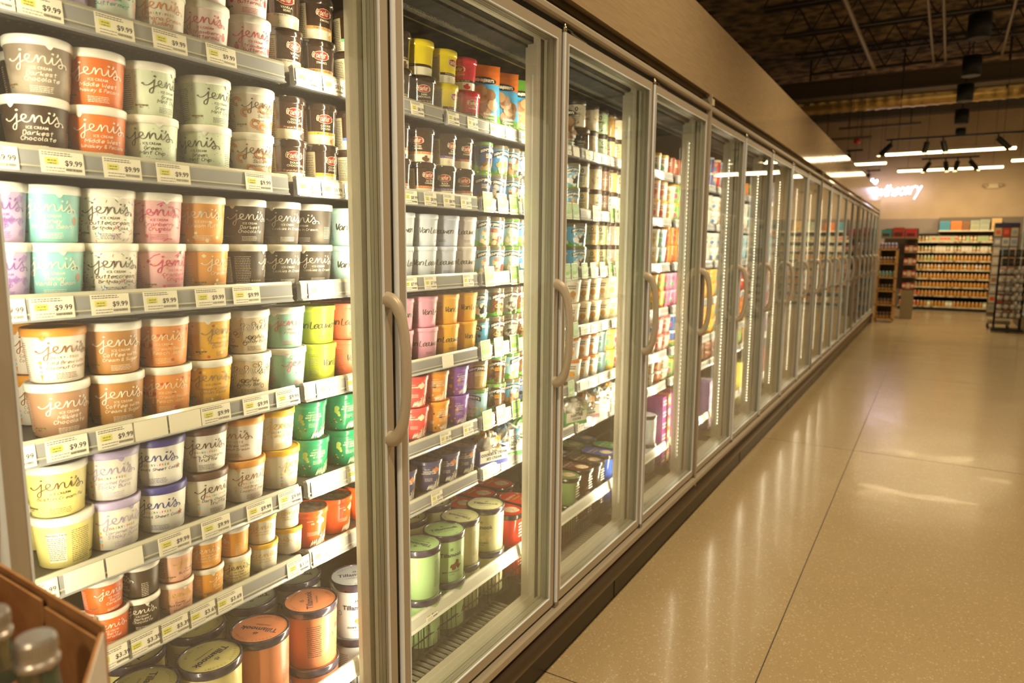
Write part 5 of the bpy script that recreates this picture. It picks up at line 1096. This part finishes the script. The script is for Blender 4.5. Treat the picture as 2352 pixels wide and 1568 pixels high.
# ================================================================== foreground: carton of bottles
CB = noise_mat('corrugated_brown', 'a8794e', 'b98a5c', 30, .8, 3); CW = mat('e4dad2', .55, name='white_print_board')
bx = thing('cardboard_box', 'open brown cardboard box holding capped glass bottles, lower left corner', 'box', (0, 0, 0))
ZBX, H0 = 1.065, .76
Cc = on_z(236, 1452, ZBX); Lf = on_z(0, 1310, ZBX); Ee = on_z(200, 1568, ZBX); uL = (Lf-Cc).normalized(); uE = (Ee-Cc).normalized()
P0 = Cc+uL*.26; E1 = Cc+uE*.21; P3 = P0+uE*.21
def wall(p, q, z0, z1, th, m, off=0):
    d = (q-p); d.z = 0; d.normalize(); n = Vector((-d.y, d.x, 0)); a, b_ = p+n*off, q+n*off; v = []
    for zz in (z0, z1):
        for w_ in (a, b_, b_+n*th, a+n*th): v.append((w_.x, w_.y, zz))
    return MB().add(v, [(3, 2, 1, 0), (4, 5, 6, 7), (0, 1, 5, 4), (1, 2, 6, 5), (2, 3, 7, 6), (3, 0, 4, 7)], m)
link('back_wall', wall(P0, Cc, H0, ZBX+.006, .003, CB, 0).mesh('wall'), bx)
Mp = Cc+uL*((on_z(98, 1378, ZBX)-Cc).length)
link('inner_flap', wall(P0+uE*.006, Mp+uE*.006+uL*.003, H0, ZBX+.001, .002, CB, -.003).mesh('flap'), bx); link('inner_flap', wall(Mp+uE*.006-uL*.003, Cc+uE*.006+uL*.006, H0, ZBX-.004, .002, CB, -.003).mesh('flap'), bx)
link('side_wall', wall(Cc, E1, H0, ZBX, .003, CB, -.003).mesh('wall'), bx); link('printed_face', wall(Cc, E1, H0, ZBX, .001, CW, .0).mesh('wall'), bx)
link('print_mark', wall(Cc+uE*.08, Cc+uE*.13, ZBX-.075, ZBX-.04, .0006, mat('e0507a', .5), .001).mesh('mark'), bx)
link('outer_wall', wall(P0, P3, H0, ZBX, .003, CB, 0).mesh('wall'), bx); link('front_wall', wall(P3, E1, H0, ZBX-.09, .003, CB, 0).mesh('wall'), bx)
bq = MB(); bq.add([(q.x, q.y, H0-zz) for zz in (0, .004) for q in (P0, Cc, E1, P3)], [(3, 2, 1, 0), (4, 5, 6, 7), (0, 1, 5, 4), (1, 2, 6, 5), (2, 3, 7, 6), (3, 0, 4, 7)], CB); link('box_bottom', bq.mesh('bottom'), bx)
tb = thing('display_stand', 'plain wooden stand carrying the cardboard box of bottles', 'stand', (0, 0, 0)); bq = MB(); cen = (P0+E1)/2
bq.add([(cen.x+(q.x-cen.x)*1.1, cen.y+(q.y-cen.y)*1.1, H0-zz) for zz in (.0045, .03) for q in (P0, Cc, E1, P3)], [(3, 2, 1, 0), (4, 5, 6, 7), (0, 1, 5, 4), (1, 2, 6, 5), (2, 3, 7, 6), (3, 0, 4, 7)], mat('7a5a3a', .6)); link('stand_top', bq.mesh('top'), tb)
for q in (P0, Cc, E1, P3): m = MB(); m.box(q.x-.015, q.x+.015, q.y-.015, q.y+.015, 0, H0-.03, mat('7a5a3a', .6)); link('leg', m.mesh('leg'), tb)
CAP = mat((.78, .76, .76), .28, .85, name='cap_metal'); BG = bottle_glass(); LQ = mat('8a9a72', .2)
def bottle(x, y, ztop, lab):
    o = thing('glass_bottle', lab, 'bottle', (x, y, H0+.001), 0, 'bottles in the cardboard box'); h = ztop-H0-.001
    m = MB(); m.lathe([(.030, 0), (.034, .004), (.034, h-.135), (.030, h-.11), (.018, h-.06), (.0135, h-.035), (.0135, h-.018), (.0125, h-.004)], BG, 36); link('bottle_body', m.mesh('body'), o)
    c = MB(); c.lathe([(.0138, h-.022), (.0152, h-.0218), (.0152, h-.018), (.0138, h-.0165), (.0136, h-.0135), (.0138, h-.0022), (.0126, h-.0006), (.0122, h)], CAP, 48, smooth=False)
    for i in range(40): a = 2*PI*i/40; c.box(.0138*math.cos(a)-.0005, .0138*math.cos(a)+.0005, .0138*math.sin(a)-.0005, .0138*math.sin(a)+.0005, h-.012, h-.004, CAP)
    link('screw_cap', c.mesh('cap'), o); l = MB(); l.lathe([(.0342, .03), (.0345, .032), (.0345, h-.15), (.0342, h-.145)], mat('e7e0d0', .5), 36); link('paper_label', l.mesh('label'), o)
    s = MB(); s.lathe([(.0180+.0006, h-.062), (.0185, h-.060)], mat('e0806a', .4), 24); link('neck_label', s.mesh('label'), o)
c1 = O+ray(80, 1460)*.525; c2 = O+ray(-26, 1402)*.56
bottle(c1.x, c1.y, c1.z, 'glass bottle with silver screw cap, in front in the cardboard box'); bottle(c2.x, c2.y, c2.z, 'glass bottle with silver cap at the left edge of the cardboard box')

# ================================================================== far end: racks
g = thing('wall_shelving', 'long black gondola shelving stocked with amber bottles on the end wall', 'shelving', (1.15, 19.2, 0)); x0, x1 = -.88, 1.35
m = MB(); m.box(x0, x1, .45, .5, 0, 1.80, BLACKM); link('back_panel', m.mesh('panel'), g); m = MB(); m.box(x0, x1, 0, .45, 0, .09, BLACKM); link('kick_base', m.mesh('base'), g)
GZ = [.10, .353, .555, .752, .96, 1.166, 1.375, 1.61]
for i, z in enumerate(GZ):
    m = MB(); m.box(x0, x1, .0, .45, z-.02, z, BLACKM); s = link('shelf', m.mesh('shelf'), g); m = MB(); m.box(x0, x1, -.012, 0, z-.03, z+.002, mat('b9a684', .5)); r = random.Random(i)
    for q in range(24): xx = x0+.03+q*.092; m.box(xx, xx+.055, -.014, -.012, z-.028, z, mat(r.choice(['c9bea2', 'b0a488', 'c9bea2', '7a6c50']), .5))
    link('price_rail', m.mesh('rail'), s)
bot = {}
def mini(c, cap, kind):
    if (c, cap, kind) in bot: return bot[(c, cap, kind)]
    b = MB()
    if kind == 'b': b.lathe([(.031, 0), (.031, .085), (.02, .095), (.02, .10)], mat(c, .3), 12); b.lathe([(.022, .098), (.022, .118), (.001, .118)], mat(cap, .4), 12); b.lathe([(.0316, .02), (.0316, .055)], mat('b98a3c', .5), 12)
    elif kind == 'x': b.box(-.035, .035, -.03, .03, 0, .12, mat(c, .5)); b.box(-.03, .03, -.031, -.03, .03, .09, mat(cap, .5))
    me = b.mesh('bottle_mesh'); bot[(c, cap, kind)] = me; return me
rr = random.Random(11)
pal = [[('b8781a', 'b8a888', 'b')]*3+[('a8b89c', 'e8dcc0', 'x')], [('b8781a', 'efe6cc', 'b')], [('b8781a', 'b8a888', 'b')], [('b8781a', 'b8a888', 'b')], [('b8781a', 'b8a888', 'b'), ('b8781a', 'b8a888', 'b'), ('c0b498', 'b8a8a0', 'b')], [('b8781a', 'b8a888', 'b'), ('b8781a', 'b8a888', 'b'), ('8aa05a', 'c0b498', 'b')], [('c0b498', 'cfc4b4', 'x'), ('b8ac98', '8fb060', 'b')], [('bcae92', 'c8623c', 'x'), ('c0b498', 'c9a060', 'b'), ('b0a48c', '8fb060', 'x')]]
for i, z in enumerate(GZ):
    n = 30
    for q in range(n):
        x = 1.15+x0+.05+q*(x1-x0-.1)/(n-1); p = pal[i][rr.randrange(len(pal[i]))]
        if q < 6: p = ('7a6440', 'b8a884', 'b') if i > 1 else ('b8402c', 'e0d0b0', 'b')
        if q > 26: p = ('8a8a3a', 'b8a85a', 'b')
        nm = 'bottle' if p[2] == 'b' else 'product_box'
        side = 'left' if q < 6 else ('right' if q > 26 else 'middle')
        o = link('pill_bottle' if nm == 'bottle' else 'product_box', mini(*p), None, (x, 19.26, z+.0005))
        colw = {'b8781a': 'amber', 'c0b498': 'cream', 'b8ac98': 'pale', 'bcae92': 'beige', 'b0a48c': 'greyish', 'a8b89c': 'sage', '8aa05a': 'green', '7a6440': 'brown', 'b8402c': 'red', '8a8a3a': 'olive'}[p[0]]
        L_ = '%s %s in the %s of the %s gondola shelf from the floor' % (colw, nm if nm == 'bottle' else 'box', side, ORD[i]); tag(o, L_, 'bottle' if nm == 'bottle' else 'box', L_[:60])
us = thing('upper_shelf', 'pale wall shelf above the gondola carrying crates and packs', 'shelf', (0, 0, 0)); m = MB(); m.box(.98, 2.5, 19.2, 19.62, 1.835, 1.86, mat('d8cbb0', .5)); link('shelf_board', m.mesh('board'), us)
m = MB(); m.box(.98, 3.2, 19.62, 19.88, 1.2, 2.17, mat('6b5f4e', .6)); link('dark_panel', m.mesh('panel'), us)
for nm, xa, xb, z0, h, c, lab, cat in (('storage_crate', 1.0, 1.20, 1.861, .21, '3f8aa0', 'teal crate on the wall shelf above the gondola', 'crate'), ('storage_crate', 1.22, 1.43, 1.861, .21, 'd8782c', 'orange crate on the wall shelf above the gondola', 'crate'), ('storage_crate', 1.44, 1.58, 1.861, .20, '8a5a2c', 'brown crate on the wall shelf beside the orange crate', 'crate'),
        ('stacked_pack', 1.60, 1.77, 1.861, .12, 'a8aa88', 'lower left white-green pack on the wall shelf', 'pack'), ('stacked_pack', 1.60, 1.77, 1.982, .10, 'a0a488', 'upper left white-green pack on the wall shelf', 'pack'), ('stacked_pack', 1.78, 1.96, 1.861, .12, 'a8ac94', 'lower right white-green pack on the wall shelf', 'pack'), ('stacked_pack', 1.78, 1.96, 1.982, .12, '9ca488', 'upper right white-green pack on the wall shelf', 'pack'),
        ('wooden_crate', 2.0, 2.2, 1.861, .12, 'd0a868', 'lower pale wooden crate beside the white packs', 'crate'), ('wooden_crate', 2.0, 2.18, 1.983, .14, 'd8b070', 'upper pale wooden crate beside the white packs', 'crate')):
    m = MB(); m.box(xa, xb, 19.24, 19.50, z0, z0+h, mat(c, .5))
    for q in range(3): m.box(xa+.02, xb-.02, 19.237, 19.24, z0+h*(.2+.25*q), z0+h*(.3+.25*q), mat(tuple(v*.8 for v in hexc(c)), .5))
    tag(link(nm, m.mesh('crate'), None), lab, cat, 'packs on the wall shelf')
# wooden display shelf at the end of the freezers
WD = noise_mat('oak', 'b58a4c', 'c79a5a', 12, .5, 3, stretch=(1, 1, .15)); ws = thing('wooden_shelf', 'narrow oak ladder shelf standing at the end of the freezer row', 'shelf', (.02, 15.36, 0))
for x in (0, .30):
    for y in (0, .36): m = MB(); m.box(x, x+.03, y, y+.03, 0, 1.42, WD); link('post', m.mesh('post'), ws)
WZ = [.06, .33, .60, .86, 1.13, 1.40]
for z in WZ: m = MB(); m.box(.0, .33, .0, .39, z, z+.022, WD); link('shelf_board', m.mesh('board'), ws)
m = MB(); m.box(.005, .325, .375, .385, .06, 1.4, mat('2a2018', .6)); link('back_board', m.mesh('back'), ws)
for i, z in enumerate(WZ):
    for q in range(5):
        cc = [('5a4a40', 'b8a890'), ('6a5a50', 'a89880'), ('4a4038', 'c0b098'), ('5a9a98', 'a8c8c0'), ('6a4a40', 'd8c8b8'), ('4a5a90', 'c8b8c0')][i]
        tag(link('small_jar', mini(cc[0], cc[1], 'b'), None, (.065+q*.06, 15.45, z+.0225)), 'small %s jar on the %s board of the oak shelf' % (['dark', 'grey', 'black', 'turquoise', 'reddish', 'blue'][i], ORD[i]), 'jar', 'jars on the %s oak board' % ORD[i])
sd = thing('side_display', 'low display behind the oak shelf with red goods', 'display', (.42, 16.4, 0)); m = MB(); m.box(0, .22, 0, .5, 0, .62, mat('8a7a5c', .6)); m.box(0, .22, 0, .5, 1.62, 1.66, mat('8a7a5c', .6)); m.box(-.4, .22, .46, .5, .6, 1.85, mat('5a5044', .6)); link('cabinet', m.mesh('cab'), sd)
for i, (x, z, w_, h, c, lab) in enumerate(((-.02, 1.662, .19, .16, '3f8a8a', 'teal gift box on top of the side display'), (.19, 1.662, .21, .20, 'a8382c', 'dark red gift box on top of the side display'), (.42, 1.662, .20, .17, 'c02c34', 'bright red gift box on top of the side display'))):
    m = MB(); m.box(x, x+w_-.01, 16.42, 16.6, z, z+h, mat(c, .5)); m.box(x+.02, x+w_-.04, 16.418, 16.42, z+.02, z+h*.5, mat('5a2420', .5)); tag(link('gift_box', m.mesh('box')), lab, 'box', 'boxes on the side display')
m = MB(); m.box(-.02, .62, 16.38, 16.66, 1.64, 1.662, mat('8a7a5c', .6)); link('display_top', m.mesh('top'), sd, (-.42, -16.4, 0))
for i in range(12):
    z = .622+(i//3)*.25
    m = MB(); 
    tag(link('product_box', mini(['b8342c', 'c8a080', 'b02c34'][i % 3], 'e0c8a8', 'x'), None, (.46+(i % 3)*.075, 16.44, z)), 'small red or beige box on the %s level of the side display' % ORD[i//3], 'box', 'boxes in the side display %d' % (i//3))
m = MB(); [m.box(0, .22, 0, .46, .60+k*.25, .622+k*.25, mat('8a7a5c', .6)) for k in range(4)]; link('shelves', m.mesh('shelves'), sd)
# greeting card rack and mug rack, right
cr_ = thing('card_rack', 'tall grey greeting card rack on castors near the right freezer', 'rack', (2.0, 15.35, 0))
m = MB(); m.box(-.16, .22, -.02, .02, .22, 1.90, mat('8a7a66', .5, .3)); link('rack_panel', m.mesh('panel'), cr_); m = MB(); m.box(-.12, .2, -.2, .2, .10, .16, mat('8a7a66', .5)); link('rack_base', m.mesh('base'), cr_)
for x in (-.12, .18):
    for y in (-.18, .18): m = MB(); m.lathe([(.001, -.012), (.035, -.012), (.035, .012), (.001, .012)], BLACK, 14, axis='x'); m.box(-.006, .006, -.006, .006, .02, .075, BLACK); link('castor', m.mesh('wheel'), cr_, (x, y, .036))
m = MB(); m.box(-.15, .21, -.04, -.02, 1.83, 1.90, mat('2c2c4c', .5)); link('header_card', m.mesh('header'), cr_)
rc = random.Random(5)
for j in range(9):
    for i in range(3):
        c = rc.choice(['c8b0a0', 'b8b0b0', 'd0c0a8', 'a8806a', 'c0a878', 'b04038', '9aa0a8', 'c8a0a8']); m = MB(); m.box(-.052, .052, -.006, 0, 0, .15, mat(c, .5)); m.box(-.035, .035, -.007, -.006, .04, .11, mat(rc.choice(['d85a3a', 'e0d8c8', '8a98a8', 'a8785a']), .5))
        tag(link('greeting_card', m.mesh('card'), None, (1.905+i*.12, 15.32, .30+j*.17)), 'greeting card, %s row from the floor, %s column of the card rack' % (ORD[j], ORD[i]), 'card', 'cards in the card rack')
mr_ = thing('mug_rack', 'black wire rack of white mugs against the right freezer', 'rack', (2.13, 14.75, 0))
m = MB(); m.box(-.24, .22, -.15, .15, .03, .07, BLACK); link('rack_base', m.mesh('base'), mr_)
for x in (-.20, .17):
    for y in (-.12, .12): m = MB(); m.tube([(x, y, .05), (x, y, 1.42)], .01, BLACK, 6); link('post', m.mesh('post'), mr_)
for k in range(8): m = MB(); m.box(-.2, .18, -.13, .13, .25+k*.15, .256+k*.15, BLACK); link('wire_shelf', m.mesh('shelf'), mr_)
m = MB(); m.lathe([(.036, 0), (.04, .004), (.04, .085), (.036, .085), (.035, .01), (.001, .01)], mat('d8d0c0', .3), 18); m.tube([(0, .036+.024*math.sin(a), .045+.026*math.cos(a)) for a in [i*PI/6 for i in range(7)]], .005, mat('d8d0c0', .3), 6); mug = m.mesh('mug')
for k in range(8):
    for i in range(4):
        if k > 5: c_ = mini('2a2622', '4a443c', 'x'); tag(link('black_box', c_, None, (2.0+i*.09, 14.68, .2565+k*.15)), 'black packet on the %s level of the mug rack' % ORD[k], 'packet', 'packets on rack level %d' % k); continue
        tag(link('mug', mug, None, (1.985+i*.095, 14.68, .2565+k*.15), -1.2), 'white mug, %s from left on the %s wire shelf of the mug rack' % (ORD[i], ORD[k]), 'mug', 'white mugs on the rack')
# freezer on the right of the aisle
rf = thing('freezer_case', 'freezer case along the right side of the aisle, at the right edge', 'freezer', (0, 0, 0))
RX, RY = 2.40, 13.05
for k in range(5):
    d = link('door', DM[0], rf, (RX, RY+P*(k+1), 0), PI); link('glass_pane', DM[1], d); link('handle', DM[2], d); link('hinge_rod', DM[3], d)
for k in range(6): link('upright', MM[0], rf, (RX, RY+P*k, 0), PI)
m = MB(); m.box(RX-.015, RX+.9, RY-.03, RY+5*P+.03, 0, .24, TOE); m.box(RX, RX+.9, RY-.03, RY+5*P+.03, 2.06, 2.5, mat('4a3f30', .5)); m.box(RX+.75, RX+.9, RY, RY+5*P, .24, 2.06, BLACK); m.box(RX+.0, RX+.9, RY-.03, RY, .24, 2.06, BLACK); link('carcass', m.mesh('carcass'), rf)
for z in ZS: m = MB(); m.box(RX+.17, RX+.75, RY+.01, RY+5*P-.01, z-.03, z, mat('8a8678', .5)); link('shelf', m.mesh('shelf'), rf)
